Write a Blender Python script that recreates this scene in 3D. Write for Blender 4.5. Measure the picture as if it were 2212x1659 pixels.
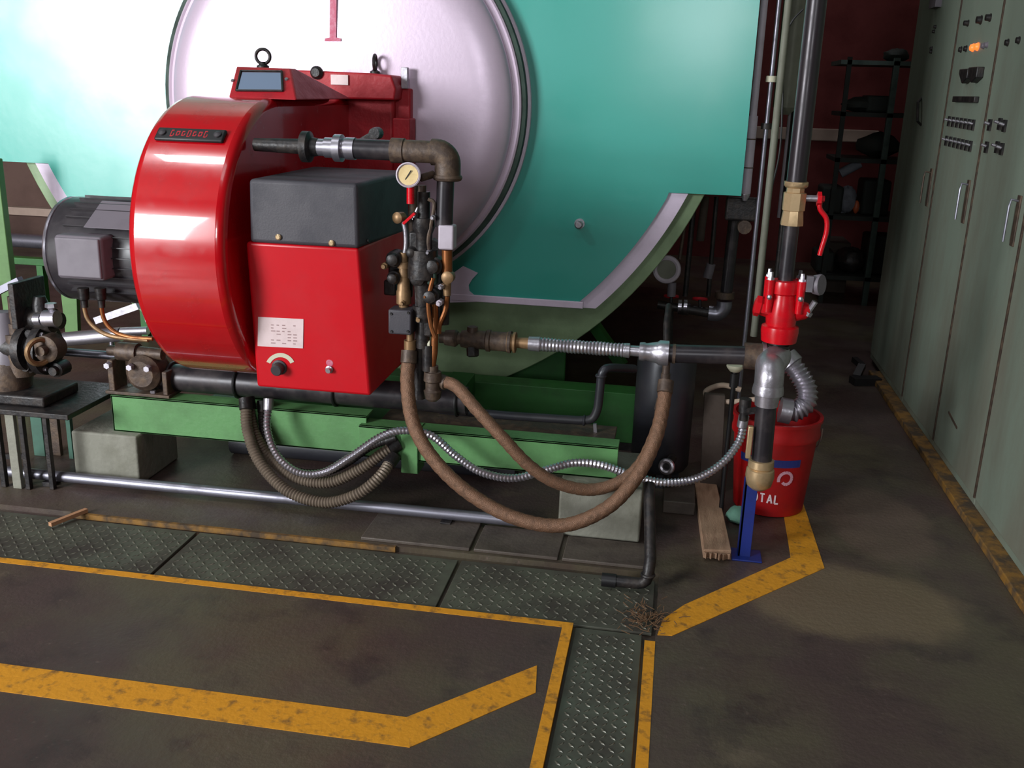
import bpy, math, random
from mathutils import Vector as V, Matrix
from math import sin, cos, pi, radians, sqrt
random.seed(7)
for o in list(bpy.data.objects): bpy.data.objects.remove(o)
SC = bpy.context.scene
COL = SC.collection
# ------------------------------------------------------------------ camera
FPX, W, H, CH = 2119.1, 2212, 1659, 1.5
PITCH, YAW, ROLL = radians(16.781), radians(9.107), radians(1.812)
FW = V((-sin(YAW)*cos(PITCH), cos(YAW)*cos(PITCH), -sin(PITCH)))
_r0 = V((cos(YAW), sin(YAW), 0)); _u0 = _r0.cross(FW)
RT = _r0*cos(ROLL) + _u0*sin(ROLL); UP = RT.cross(FW)
CAM = V((0, 0, CH))
cd = bpy.data.cameras.new('camera'); cam = bpy.data.objects.new('camera', cd); COL.objects.link(cam)
cam.matrix_world = Matrix(((RT.x, UP.x, -FW.x, 0), (RT.y, UP.y, -FW.y, 0), (RT.z, UP.z, -FW.z, CH), (0, 0, 0, 1)))
cd.sensor_fit = 'HORIZONTAL'; cd.sensor_width = 36; cd.lens = 36*FPX/W; cd.clip_start = .05; cd.clip_end = 60
SC.camera = cam
# ------------------------------------------------------------------ world, light, exposure
wd = bpy.data.worlds.new('world'); SC.world = wd; wd.use_nodes = True
wd.node_tree.nodes['Background'].inputs[0].default_value = (.75, .85, 1, 1)
wd.node_tree.nodes['Background'].inputs[1].default_value = .35
SC.view_settings.view_transform = 'Standard'; SC.view_settings.look = 'None'
SC.view_settings.exposure = 0.0; SC.view_settings.gamma = 1; SC.view_settings.use_curve_mapping = False
def area(name, loc, direction, sx, sy, watts, col=(.93, .97, 1)):
    l = bpy.data.lights.new(name, 'AREA'); l.shape = 'RECTANGLE'; l.size = sx; l.size_y = sy; l.energy = watts; l.color = col
    o = bpy.data.objects.new(name, l); COL.objects.link(o); o.location = loc
    o.rotation_euler = V(direction).to_track_quat('-Z', 'Y').to_euler(); return o
area('daylight_window', (-6.35, -3.45, 2.6), (0, 1, 0), 3.4, 2.3, 1120)
area('daylight_door', (-6.4, -3.45, .8), (0, 1, 0), .85, 1.0, 105)
area('daylight_small_window', (.15, -3.45, 2.3), (0, 1, 0), .8, .9, 75)
area('daylight_skylight', (-3.75, 1.4, 5.6), (0, 0, -1), .7, .55, 70)
area('overhead_fill', (-.4, .2, 5.6), (0, 0, -1), 1.6, 1.6, 28)  # soft overhead fill, added to lift the room
area('rear_fill', (.4, 7.6, 5.6), (0, 0, -1), 1.6, 1.0, 20)  # added fill lamp that brightens the dark far end

# ------------------------------------------------------------------ pixel helpers (a photo pixel on a known real plane)
def ray(x, y): return FW + RT*((x-W/2)/FPX) - UP*((y-H/2)/FPX)
def PY(x, y, Y): d = ray(x, y); return CAM + d*(Y/d.y)
def PX(x, y, X): d = ray(x, y); return CAM + d*(X/d.x)
def PF(x, y, z=0.0): d = ray(x, y); return CAM + d*((CH-z)/-d.z)
def RR(px, p): return px*((V(p)-CAM).dot(FW))/FPX
# ------------------------------------------------------------------ materials
def srgb(c): return tuple((v/255/12.92 if v/255 <= .04045 else ((v/255+.055)/1.055)**2.4) for v in c)
MATS = {}
def mat(name, col, rough=.5, metal=0., col2=None, amt=.5, scale=6., bump=0., bscale=60., emit=None, es=0, coat=0., thr=(.45, .7), spec=.5, stretch=None, coatr=.04):
    if name in MATS: return MATS[name]
    m = bpy.data.materials.new(name); m.use_nodes = True; nt = m.node_tree; b = nt.nodes['Principled BSDF']
    b.inputs['Base Color'].default_value = (*srgb(col), 1); b.inputs['Roughness'].default_value = rough; b.inputs['Metallic'].default_value = metal
    b.inputs['Specular IOR Level'].default_value = spec
    if coat: b.inputs['Coat Weight'].default_value = coat; b.inputs['Coat Roughness'].default_value = coatr
    tc = nt.nodes.new('ShaderNodeTexCoord'); src = tc.outputs['Object']
    if stretch:
        mp = nt.nodes.new('ShaderNodeMapping'); mp.inputs['Scale'].default_value = stretch; nt.links.new(src, mp.inputs[0]); src = mp.outputs[0]
    if col2 is not None:
        n = nt.nodes.new('ShaderNodeTexNoise'); n.inputs['Scale'].default_value = scale; n.inputs['Detail'].default_value = 7; n.inputs['Roughness'].default_value = .62
        nt.links.new(src, n.inputs['Vector'])
        r = nt.nodes.new('ShaderNodeMapRange'); r.inputs[1].default_value = thr[0]; r.inputs[2].default_value = thr[1]; r.inputs[4].default_value = amt
        nt.links.new(n.outputs[0], r.inputs[0])
        x = nt.nodes.new('ShaderNodeMix'); x.data_type = 'RGBA'; x.inputs[6].default_value = (*srgb(col), 1); x.inputs[7].default_value = (*srgb(col2), 1)
        nt.links.new(r.outputs[0], x.inputs[0]); nt.links.new(x.outputs[2], b.inputs['Base Color'])
        rr = nt.nodes.new('ShaderNodeMath'); rr.operation = 'MULTIPLY_ADD'; rr.inputs[1].default_value = .25; rr.inputs[2].default_value = rough
        nt.links.new(r.outputs[0], rr.inputs[0]); nt.links.new(rr.outputs[0], b.inputs['Roughness'])
    if bump:
        n2 = nt.nodes.new('ShaderNodeTexNoise'); n2.inputs['Scale'].default_value = bscale; n2.inputs['Detail'].default_value = 5
        nt.links.new(src, n2.inputs['Vector'])
        bp = nt.nodes.new('ShaderNodeBump'); bp.inputs['Strength'].default_value = bump; bp.inputs['Distance'].default_value = .01
        nt.links.new(n2.outputs[0], bp.inputs['Height']); nt.links.new(bp.outputs[0], b.inputs['Normal'])
    if emit: b.inputs['Emission Color'].default_value = (*srgb(emit), 1); b.inputs['Emission Strength'].default_value = es
    MATS[name] = m; return m
TEAL = mat('teal_gloss_paint', (8, 156, 140), .36, col2=(28, 160, 146), amt=.6, scale=2.5, bump=.04, bscale=30, spec=.8, coat=.8, coatr=.22)
SILV = mat('aluminium_paint', (212, 192, 210), .36, .35, col2=(186, 166, 182), amt=.5, scale=3, bump=.04)
SILV2 = mat('silver_trim', (226, 208, 228), .42, .0, col2=(196, 180, 196), amt=.5, scale=9)
RGREEN = mat('blackish_green', (38, 62, 50), .6, col2=(25, 30, 28), amt=.6, scale=9)
PGREEN = mat('pale_green_paint', (128, 150, 112), .5, col2=(95, 112, 82), amt=.7, scale=4, bump=.1)
BGREEN = mat('green_beam_paint', (92, 142, 86), .5, col2=(74, 112, 66), amt=.6, scale=8, bump=.12)
DGREEN = mat('dark_green_paint', (46, 104, 46), .5, col2=(45, 70, 42), amt=.6, scale=8)
POSTG = mat('post_green_paint', (92, 128, 72), .5, col2=(60, 80, 50), amt=.5, scale=7)
RED = mat('red_gloss_paint', (184, 6, 20), .2, col2=(160, 4, 16), amt=.5, scale=9, coat=.6)
REDP = mat('red_panel_paint', (200, 6, 26), .38, col2=(190, 6, 24), amt=.5, scale=6)
REDM = mat('red_matt_casting', (176, 22, 36), .5, col2=(135, 12, 24), amt=.6, scale=14, bump=.15)
REDV = mat('red_valve_enamel', (205, 12, 28), .25, col2=(150, 8, 18), amt=.4, scale=25)
FADED = mat('faded_red_lettering', (196, 92, 118), .6, col2=(225, 175, 190), amt=.8, scale=40)
CHAR = mat('charcoal_plastic', (66, 62, 68), .55, col2=(50, 50, 58), amt=.6, scale=6, bump=.08, bscale=200)
BLACKM = mat('dark_motor_paint', (44, 40, 44), .35, col2=(70, 64, 66), amt=.5, scale=9)
BOXG = mat('grey_box_plastic', (112, 104, 112), .5, col2=(90, 84, 90), amt=.5, scale=7)
ALU = mat('aluminium_plate', (190, 185, 195), .28, .9, col2=(120, 112, 116), amt=.6, scale=10)
GALV = mat('galvanised_steel', (185, 180, 188), .33, .85, col2=(130, 122, 126), amt=.6, scale=18, bump=.1)
STEEL = mat('bare_steel_pipe', (150, 148, 160), .35, .8, col2=(90, 84, 90), amt=.6, scale=12)
BPIPE = mat('black_steel_pipe', (46, 42, 46), .33, .3, col2=(84, 74, 74), amt=.6, scale=14)
OLDM = mat('old_brown_metal', (78, 64, 56), .5, .35, col2=(120, 98, 78), amt=.7, scale=30, bump=.2)
DARKM = mat('oily_dark_metal', (36, 33, 34), .42, .3, col2=(70, 60, 54), amt=.7, scale=30, bump=.2)
BRASS = mat('pale_brass', (205, 175, 135), .32, .6, col2=(150, 125, 90), amt=.6, scale=25)
BRASSD = mat('dirty_brass', (150, 118, 84), .45, .5, col2=(90, 72, 56), amt=.6, scale=35)
COPPER = mat('copper_tube', (150, 92, 52), .35, .7, col2=(100, 66, 44), amt=.6, scale=35)
HOSE = mat('brown_braided_hose', (128, 94, 72), .5, .3, col2=(98, 74, 58), amt=.8, scale=50, bump=.4, bscale=350)
CONDB = mat('brown_grey_conduit', (118, 104, 90), .5, .3, col2=(86, 72, 62), amt=.7, scale=20)
CONDS = mat('silver_conduit', (200, 196, 205), .28, .9)
BLACK = mat('black_plastic', (24, 22, 24), .45)
DGREYP = mat('dark_grey_knob', (56, 50, 54), .5)
WHITE = mat('white_label', (228, 205, 205), .5, col2=(205, 180, 178), amt=.6, scale=20)
LTXT = mat('grey_print', (168, 138, 138), .6)
CREAM = mat('cream_dial', (232, 205, 150), .5, col2=(200, 165, 105), amt=.5, scale=40)
CREAMP = mat('cream_plastic', (210, 205, 180), .5)
BLUE = mat('blue_painted_angle', (22, 42, 120), .45, col2=(18, 28, 78), amt=.5, scale=15)
BUCK = mat('red_bucket_plastic', (165, 14, 18), .4, col2=(120, 8, 14), amt=.6, scale=8)
BLUEP = mat('blue_print', (40, 50, 120), .5)
PINKP = mat('pale_print', (205, 150, 165), .5)
WOOD = mat('pale_wood', (172, 138, 112), .7, col2=(120, 84, 62), amt=.7, scale=7, bump=.2, stretch=(6, 1, 6))
WOODD = mat('dark_wood', (66, 54, 46), .8, col2=(52, 42, 36), amt=.7, scale=7, bump=.2)
CONC = mat('painted_concrete', (134, 132, 120), .75, col2=(104, 102, 88), amt=.7, scale=6, bump=.35, bscale=40)
CABG = mat('grey_green_cabinet', (124, 134, 120), .5, col2=(112, 104, 90), amt=.8, scale=2.2, bump=.05, stretch=(1, 1, .35), thr=(.42, .66))
MAROON = mat('maroon_wall', (112, 44, 42), .8, col2=(84, 32, 32), amt=.6, scale=3, bump=.1)
BROWNW = mat('brown_concrete_wall', (98, 74, 66), .85, col2=(70, 52, 48), amt=.6, scale=2)
BEIGE = mat('beige_band_paint', (176, 152, 138), .7, col2=(150, 128, 118), amt=.5, scale=4)
CEIL = mat('ceiling_grey', (120, 118, 115), .9)
RACKG = mat('rack_green_paint', (80, 100, 94), .55, col2=(40, 52, 48), amt=.5, scale=10)
DARKJ = mat('dark_clutter', (30, 36, 32), .7, col2=(50, 46, 40), amt=.6, scale=20)
GREYJ = mat('grey_cloth', (120, 122, 130), .8, col2=(80, 80, 88), amt=.6, scale=15)
ORNG = mat('orange_tin', (190, 90, 50), .5)
ORLAMP = mat('orange_lamp', (255, 110, 40), .4, emit=(255, 105, 45), es=1.6)
GLASS = mat('sight_glass_painted_sheen', (120, 136, 160), .06, .0, spec=1.0, coat=.5)  # base colour lightened to stand in for the bright reflection in the glass
YEL = mat('yellow_floor_paint', (216, 146, 30), .6, col2=(84, 62, 38), amt=.85, scale=28, thr=(.52, .72), bump=.15)
YELD = mat('worn_yellow_paint', (138, 98, 40), .6, col2=(66, 54, 42), amt=.95, scale=16, thr=(.40, .60), bump=.15)
CHK = mat('checker_plate_green', (86, 88, 76), .45, .1, col2=(58, 50, 46), amt=.85, scale=5, thr=(.4, .65))
CHKT = mat('checker_tread', (104, 102, 90), .4, .2, col2=(66, 60, 52), amt=.7, scale=6)
TEALR = mat('teal_rag', (96, 140, 122), .8, col2=(80, 110, 98), amt=.5, scale=20)
CARD = mat('cardboard', (150, 118, 76), .8)
STRAW = mat('straw', (104, 76, 52), .8)
LAGG = mat('grey_green_lagging', (118, 118, 104), .6, col2=(92, 90, 78), amt=.5, scale=9)
WPIPE = mat('white_pipe', (190, 178, 190), .45, col2=(150, 138, 146), amt=.5, scale=10)
TANKM = mat('dark_tank_paint', (46, 46, 52), .38, .2, col2=(62, 58, 58), amt=.5, scale=6)
SLAB = mat('floor_slab', (84, 74, 66), .55, col2=(60, 50, 46), amt=.7, scale=9, bump=.2)
def floor_material():
    m = bpy.data.materials.new('stained_concrete_floor'); m.use_nodes = True; nt = m.node_tree; b = nt.nodes['Principled BSDF']
    tc = nt.nodes.new('ShaderNodeTexCoord'); L = nt.links.new
    def noise(sc, det=8, ro=.6, off=0):
        mp = nt.nodes.new('ShaderNodeMapping'); mp.inputs['Location'].default_value = (off, off*.7, 0); L(tc.outputs['Object'], mp.inputs[0])
        n = nt.nodes.new('ShaderNodeTexNoise'); n.inputs['Scale'].default_value = sc; n.inputs['Detail'].default_value = det; n.inputs['Roughness'].default_value = ro
        L(mp.outputs[0], n.inputs['Vector']); return n.outputs[0]
    def rng(s, a, c, lo=0., hi=1.):
        r = nt.nodes.new('ShaderNodeMapRange'); r.inputs[1].default_value = a; r.inputs[2].default_value = c; r.inputs[3].default_value = lo; r.inputs[4].default_value = hi; r.interpolation_type = 'SMOOTHSTEP'; L(s, r.inputs[0]); return r.outputs[0]
    def mix(f, a, c):
        x = nt.nodes.new('ShaderNodeMix'); x.data_type = 'RGBA'; L(f, x.inputs[0])
        for s, v in ((6, a), (7, c)):
            if isinstance(v, tuple): x.inputs[s].default_value = (*srgb(v), 1)
            else: L(v, x.inputs[s])
        return x.outputs[2]
    c = mix(rng(noise(1.3), .4, .62), (74, 58, 55), (84, 76, 60))
    c = mix(rng(noise(4.5, off=3), .5, .7, 0, .75), c, (54, 42, 42))
    # the pale worn patch in the walkway
    sx = nt.nodes.new('ShaderNodeSeparateXYZ'); L(tc.outputs['Object'], sx.inputs[0])
    def ell(cx, cy, rx, ry):
        def ax(o, cc, r):
            m1 = nt.nodes.new('ShaderNodeMath'); m1.operation = 'SUBTRACT'; L(sx.outputs[o], m1.inputs[0]); m1.inputs[1].default_value = cc
            m2 = nt.nodes.new('ShaderNodeMath'); m2.operation = 'DIVIDE'; L(m1.outputs[0], m2.inputs[0]); m2.inputs[1].default_value = r
            m3 = nt.nodes.new('ShaderNodeMath'); m3.operation = 'POWER'; L(m2.outputs[0], m3.inputs[0]); m3.inputs[1].default_value = 2; return m3.outputs[0]
        a = nt.nodes.new('ShaderNodeMath'); a.operation = 'ADD'; L(ax(0, cx, rx), a.inputs[0]); L(ax(1, cy, ry), a.inputs[1])
        n = nt.nodes.new('ShaderNodeMath'); n.operation = 'MULTIPLY_ADD'; L(noise(5, off=9), n.inputs[0]); n.inputs[1].default_value = 1.4; L(a.outputs[0], n.inputs[2])
        return rng(n.outputs[0], 2.0, 1.3, 0, .7)
    p = PF(1850, 1300); q = PF(1480, 1330)
    c = mix(ell(p.x-.02, p.y, .34, .24), c, (122, 106, 82))
    p = PF(1900, 1130); c = mix(ell(p.x, p.y, .18, .35), c, (104, 86, 74))
    c = mix(rng(noise(2.7, 10, .75, off=11), .56, .74, 0, .55), c, (112, 100, 80))
    c = mix(rng(noise(45, 3, off=5), .62, .75, 0, .5), c, (112, 94, 86))
    L(c, b.inputs['Base Color']); L(rng(noise(2.2, off=7), .35, .7, .32, .62), b.inputs['Roughness'])
    bp = nt.nodes.new('ShaderNodeBump'); bp.inputs['Strength'].default_value = .25; bp.inputs['Distance'].default_value = .008; L(noise(55, 5), bp.inputs['Height']); L(bp.outputs[0], b.inputs['Normal'])
    return m
FLOOR = floor_material()

# ------------------------------------------------------------------ mesh builder
WORLD = {}
def wloc(o): return WORLD.get(o.name, V((0, 0, 0)))
class M:
    def __init__(s): s.v = []; s.f = []
    def add(s, vs, fs):
        n = len(s.v); s.v += [V(a) for a in vs]; s.f += [tuple(i+n for i in f) for f in fs]; return s
    def box(s, a, b):
        x0, x1 = sorted((a[0], b[0])); y0, y1 = sorted((a[1], b[1])); z0, z1 = sorted((a[2], b[2]))
        return s.hexa([(x0, y0, z0), (x1, y0, z0), (x1, y1, z0), (x0, y1, z0), (x0, y0, z1), (x1, y0, z1), (x1, y1, z1), (x0, y1, z1)])
    def hexa(s, p): return s.add(p, [(3, 2, 1, 0), (4, 5, 6, 7), (0, 1, 5, 4), (1, 2, 6, 5), (2, 3, 7, 6), (3, 0, 4, 7)])
    def bar(s, p0, p1, w, h, up=(0, 0, 1)):
        p0 = V(p0); p1 = V(p1); d = (p1-p0).normalized(); a = d.cross(V(up))
        if a.length < 1e-3: a = d.cross(V((0, 1, 0)))
        a.normalize(); b = a.cross(d)
        c = [(-w/2, -h/2), (w/2, -h/2), (w/2, h/2), (-w/2, h/2)]
        return s.hexa([p0+a*x+b*y for x, y in c]+[p1+a*x+b*y for x, y in c])
    def prism(s, poly, d):
        poly = [V(p) for p in poly]; d = V(d); n = len(poly)
        return s.add(poly+[p+d for p in poly], [tuple(range(n-1, -1, -1)), tuple(range(n, 2*n))]+[(i, (i+1) % n, n+(i+1) % n, n+i) for i in range(n)])
    def lathe(s, o, ax, prof, seg=24, flat=None):
        o = V(o); ax = V(ax).normalized(); a = ax.cross(V((0, 0, 1)))
        if a.length < .05: a = V((1, 0, 0))
        a.normalize(); b = ax.cross(a); vs = []; fs = []; n = len(prof)
        for t, r in prof:
            for k in range(seg):
                an = 2*pi*(k+.5)/seg; vs.append(o+ax*t+(a*cos(an)+b*sin(an))*max(r, 1e-5))
        for i in range(n-1):
            for k in range(seg): fs.append((i*seg+k, i*seg+(k+1) % seg, (i+1)*seg+(k+1) % seg, (i+1)*seg+k))
        fs.append(tuple(range(seg-1, -1, -1))); fs.append(tuple((n-1)*seg+k for k in range(seg)))
        return s.add(vs, fs)
    def cyl(s, p0, p1, r, r1=None, seg=20):
        p0 = V(p0); p1 = V(p1); return s.lathe(p0, p1-p0, [(0, r), ((p1-p0).length, r if r1 is None else r1)], seg)
    def hexnut(s, p0, p1, r): return s.cyl(p0, p1, r, seg=6)
    def tube(s, pts, r, seg=12, closed=False):
        pts = [V(p) for p in pts]; n = len(pts); vs = []; fs = []; nrm = None
        for i, p in enumerate(pts):
            if closed: t = pts[(i+1) % n]-pts[i-1]
            else: t = pts[min(i+1, n-1)]-pts[max(i-1, 0)]
            t.normalize()
            if nrm is None:
                nrm = t.cross(V((0, 0, 1)));
                if nrm.length < .05: nrm = t.cross(V((0, 1, 0)))
            nrm = (nrm-t*nrm.dot(t)).normalized(); b = t.cross(nrm); rr = r(i/(n-1)) if callable(r) else r
            if isinstance(r, list): rr = r[i]
            for k in range(seg): an = 2*pi*k/seg; vs.append(p+(nrm*cos(an)+b*sin(an))*rr)
        m = n if closed else n-1
        for i in range(m):
            j = (i+1) % n
            for k in range(seg): fs.append((i*seg+k, i*seg+(k+1) % seg, j*seg+(k+1) % seg, j*seg+k))
        if not closed: fs.append(tuple(range(seg-1, -1, -1))); fs.append(tuple((n-1)*seg+k for k in range(seg)))
        return s.add(vs, fs)
    def torus(s, c, ax, R, r, n=32, seg=10):
        c = V(c); ax = V(ax).normalized(); a = ax.cross(V((0, 0, 1)))
        if a.length < .05: a = V((1, 0, 0))
        a.normalize(); b = ax.cross(a)
        return s.tube([c+(a*cos(2*pi*i/n)+b*sin(2*pi*i/n))*R for i in range(n)], r, seg, True)
    def ball(s, c, r, sq=(1, 1, 1), seg=16, jit=0):
        vs = []; fs = []; n = seg//2
        for i in range(n+1):
            for k in range(seg):
                th = pi*i/n; ph = 2*pi*k/seg; j = 1+random.uniform(-jit, jit)
                vs.append(V(c)+V((sin(th)*cos(ph)*r*sq[0]*j, sin(th)*sin(ph)*r*sq[1]*j, cos(th)*r*sq[2]*j)))
        for i in range(n):
            for k in range(seg): fs.append((i*seg+k, (i+1)*seg+k, (i+1)*seg+(k+1) % seg, i*seg+(k+1) % seg))
        return s.add(vs, fs)
    def build(s, name, m, parent=None, bevel=0, smooth=True, origin=None):
        lo = V([min(p[i] for p in s.v) for i in range(3)]); hi = V([max(p[i] for p in s.v) for i in range(3)])
        o0 = V(((lo.x+hi.x)/2, (lo.y+hi.y)/2, lo.z)) if origin is None else V(origin)
        me = bpy.data.meshes.new(name); me.from_pydata([tuple(p-o0) for p in s.v], [], s.f); me.validate()
        import bmesh
        bm = bmesh.new(); bm.from_mesh(me); bmesh.ops.recalc_face_normals(bm, faces=bm.faces); bm.to_mesh(me); bm.free()
        if smooth:
            me.shade_smooth(); me.set_sharp_from_angle(angle=radians(38))
        me.materials.append(m); ob = bpy.data.objects.new(name, me); COL.objects.link(ob)
        if parent: ob.parent = parent; ob.location = o0-wloc(parent)
        else: ob.location = o0
        WORLD[ob.name] = o0
        if bevel:
            bv = ob.modifiers.new('bevel', 'BEVEL'); bv.width = bevel; bv.segments = 3; bv.limit_method = 'ANGLE'; bv.angle_limit = radians(40); bv.harden_normals = False
        return ob
def spline(pts, n=12):
    pts = [V(p) for p in pts]; P = [pts[0]*2-pts[1]]+pts+[pts[-1]*2-pts[-2]]; out = []
    for i in range(1, len(P)-2):
        for k in range(n):
            t = k/n; a, b, c, d = P[i-1], P[i], P[i+1], P[i+2]
            out.append(.5*((2*b)+(-a+c)*t+(2*a-5*b+4*c-d)*t*t+(-a+3*b-3*c+d)*t**3))
    out.append(pts[-1]); return out
def resample(pts, step):
    out = [pts[0]]; acc = 0
    for a, b in zip(pts, pts[1:]):
        L = (b-a).length; t = step-acc
        while t <= L: out.append(a+(b-a)*(t/L)); t += step
        acc = (acc+L) % step
    out.append(pts[-1]); return out
def corrugated(m, ctrl, r, pitch=.009, depth=.18, seg=12):
    p = resample(spline(ctrl, 14), pitch/4); rad = [r*(1-depth*(0, .55, 1, .55)[i % 4]) for i in range(len(p))]
    return m.tube(p, rad, seg)
def tag(o, label=None, cat=None, group=None, kind=None):
    if label: o['label'] = label
    if cat: o['category'] = cat
    if group: o['group'] = group
    if kind: o['kind'] = kind
    return o
def thing(name, loc, label, cat, group=None):
    o = bpy.data.objects.new(name, None); COL.objects.link(o); o.location = V(loc); o.empty_display_size = .05; WORLD[o.name] = V(loc)
    return tag(o, label, cat, group)
def copy_tree(o, delta, label=None):
    c = o.copy(); COL.objects.link(c); c.location = o.location+V(delta); WORLD[c.name] = wloc(o)+V(delta)
    if label: c['label'] = label
    def rec(src, dst):
        for ch in [k for k in bpy.data.objects if k.parent == src]:
            d = ch.copy(); COL.objects.link(d); d.parent = dst; rec(ch, d)
    rec(o, c); return c
X, Yv, Z = V((1, 0, 0)), V((0, 1, 0)), V((0, 0, 1))

# ================================================================== SETTING
def S(name, m, material, parent=None, **k):
    o = m.build(name, material, parent, **k)
    if parent is None: o['kind'] = 'structure'
    return o
# channel geometry from the photo
CX0, CX1 = -.235, .035      # channel running towards the camera
CY0, CY1 = 2.53, 2.93       # channel running along the boiler
XL, XR = -10.0, 2.6
fl = M()
def quad(x0, y0, x1, y1, z=0): fl.add([(x0, y0, z), (x1, y0, z), (x1, y1, z), (x0, y1, z)], [(0, 1, 2, 3)])
fl.box((XL, -3.3, -.1), (CX0, CY0, 0)); fl.box((CX1, -3.3, -.1), (XR, CY0, 0))
fl.box((XL, CY1, -.1), (CX1, 9.6, 0)); fl.box((CX1, CY0, -.1), (XR, 9.6, 0))
fl.box((CX0, -3.3, -.1), (CX1, CY0, -.02)); fl.box((XL, CY0, -.1), (CX1, CY1, -.02))
floor = S('floor', fl, FLOOR, origin=(0, 0, 0), smooth=False)
def plate(x0, y0, x1, y1, pitch, along_y):
    g = .006
    o = M().box((x0+g, y0+g, -.019), (x1-g, y1-g, -.009)).build('cover_plate', CHK, floor, bevel=.002)
    t = M(); k = 0; y = y0+pitch; L = pitch*.4; w = pitch*.13
    while y < y1-pitch*.7:
        x = x0+pitch; j = 0
        while x < x1-pitch*.7:
            a = pi/4 if (j+k) % 2 else -pi/4; c, s_ = cos(a), sin(a)
            def q(u, v, z): return (x+u*c-v*s_, y+u*s_+v*c, z)
            t.add([q(-L, 0, -.009), q(0, -w, -.009), q(L, 0, -.009), q(0, w, -.009), q(-L*.6, 0, -.0065), q(L*.6, 0, -.0065)],
                  [(0, 1, 5, 4), (1, 2, 5), (2, 3, 4, 5), (3, 0, 4)])
            x += pitch*.86; j += 1
        y += pitch*.86; k += 1
    if t.v: tag(t.build('raised_tread', CHKT, o, smooth=False), kind='stuff')
plate(CX0+.032, -.6, CX1-.032, .9, .03, True)
plate(CX0+.032, .9, CX1-.032, CY0+.03, .028, True)
for a, b in ((-4.2, -2.75), (-2.75, -1.55), (-1.55, -.62), (-.62, CX1-.005)): plate(a, CY0+.032, b, CY1-.03, .034, False)
def line(pts, m=YEL, z=.0015, z0=-.0005):
    M().prism([(p[0], p[1], z0) for p in pts], (0, 0, z-z0)).build('yellow_line', m, floor, smooth=False)
# yellow painted angle frames on the channel sides
line([(CX0, -3.3), (CX0+.03, -3.3), (CX0+.03, CY0+.03), (CX0, CY0+.03)], z=.001, z0=-.018)
line([(CX1-.03, -3.3), (CX1, -3.3), (CX1, CY0-.02), (CX1-.03, CY0-.02)], z=.001, z0=-.018)
line([(-4.5, CY0), (CX0, CY0), (CX0, CY0+.03), (-4.5, CY0+.03)], z=.001, z0=-.018)
line([(-2.05, CY1-.014), (-.85, CY1-.014), (-.85, CY1), (-2.05, CY1)], YELD, z=.001, z0=-.018)
def f2(x, y): p = PF(x, y); return (p.x, p.y)
l0 = f2(0, 1437); l1 = f2(0, 1497); c0 = f2(878, 1550); c1 = f2(885, 1615); e0 = f2(1160, 1438); e1 = f2(1157, 1497)
line([(-3.4, c1[1]), c1, c0, (-3.4, c0[1])])
line([c1, e1, e0, c0])
line([f2(1420, 1372), f2(1452, 1374), f2(1781, 1228), f2(1708, 1205), f2(1478, 1307), f2(1432, 1338)])
line([f2(1708, 1205), f2(1781, 1228), f2(1728, 1066), f2(1722, 1040), f2(1690, 1095)])
# floor slabs behind the channel
for a, b in (((-.98, 2.945), (-.60, 3.16)), ((-.585, 2.945), (-.30, 3.14)), ((-.285, 2.945), (.0, 3.12))):
    M().box((a[0], a[1], 0), (b[0], b[1], .012)).build('floor_slab', SLAB, floor, bevel=.003)
# walls and ceiling
wb = S('wall_back', M().box((XL, 9.6, 0), (XR, 9.7, 5.3)), MAROON, smooth=False)
S('trim_1', M().box((PY(1500, 290, 9.6).x, 9.56, PY(1790, 305, 9.6).z), (1.75, 9.6, PY(1790, 278, 9.6).z)), BEIGE, bevel=.01)
S('wall_left', M().box((XL-.1, -3.3, 0), (XL, 9.7, 5.3)), BROWNW, smooth=False)
S('wall_right', M().box((XR, -3.3, 0), (XR+.1, 9.7, 5.3)), BROWNW, smooth=False)
y0, y1 = -3.4, -3.3
wf2 = M()
for a, b in (((XL, 0), (-8.05, 5.3)), ((-6.9, 1.3), (-5.9, 1.45)), ((-8.05, 3.75), (-4.65, 5.3)), ((-5.9, 0), (-4.65, 1.45)), ((-8.05, 0), (-6.9, 1.45)),
             ((-4.65, 0), (-.25, 5.3)), ((-.25, 0), (.55, 1.85)), ((-.25, 2.75), (.55, 5.3)), ((.55, 0), (XR, 5.3)), ((-6.9, 0), (-5.9, .3))):
    wf2.box((a[0], y0, a[1]), (b[0], y1, b[1]))
S('wall_front', wf2, BROWNW, smooth=False)
for i, (a, b, c, d) in enumerate(((-8.05, -4.65, 1.45, 3.75), (-.25, .55, 1.85, 2.75)), 1):
    m = M(); n = 5 if i == 1 else 1
    for k in range(n+1): m.box((a+(b-a)*k/n-.025, -3.37, c), (a+(b-a)*k/n+.025, -3.33, d))
    for z in (c, (c+d)/2, d): m.box((a, -3.37, z-.025), (b, -3.33, z+.025))
    S('window_%d' % i, m, DGREEN)
ce = M()
for a, b in (((XL, -3.3), (-4.8, 9.6)), ((-4.8, -3.3), (-2.4, 1.05)), ((-4.8, 1.75), (-2.4, 9.6)), ((-2.4, -3.3), (-1.3, 9.6)), ((-1.3, -3.3), (.5, -.7)), ((-1.3, 1.1), (-.6, 9.6)), ((-.6, 1.1), (.5, 6.9)), ((-.6, 8.3), (.5, 9.6)), ((.5, -3.3), (1.3, 6.9)), ((.5, 8.3), (1.3, 9.6)), ((1.3, -3.3), (XR, 9.6))):
    ce.box((a[0], a[1], 5.3), (b[0], b[1], 5.4))
S('ceiling', ce, CEIL, smooth=False)

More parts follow.
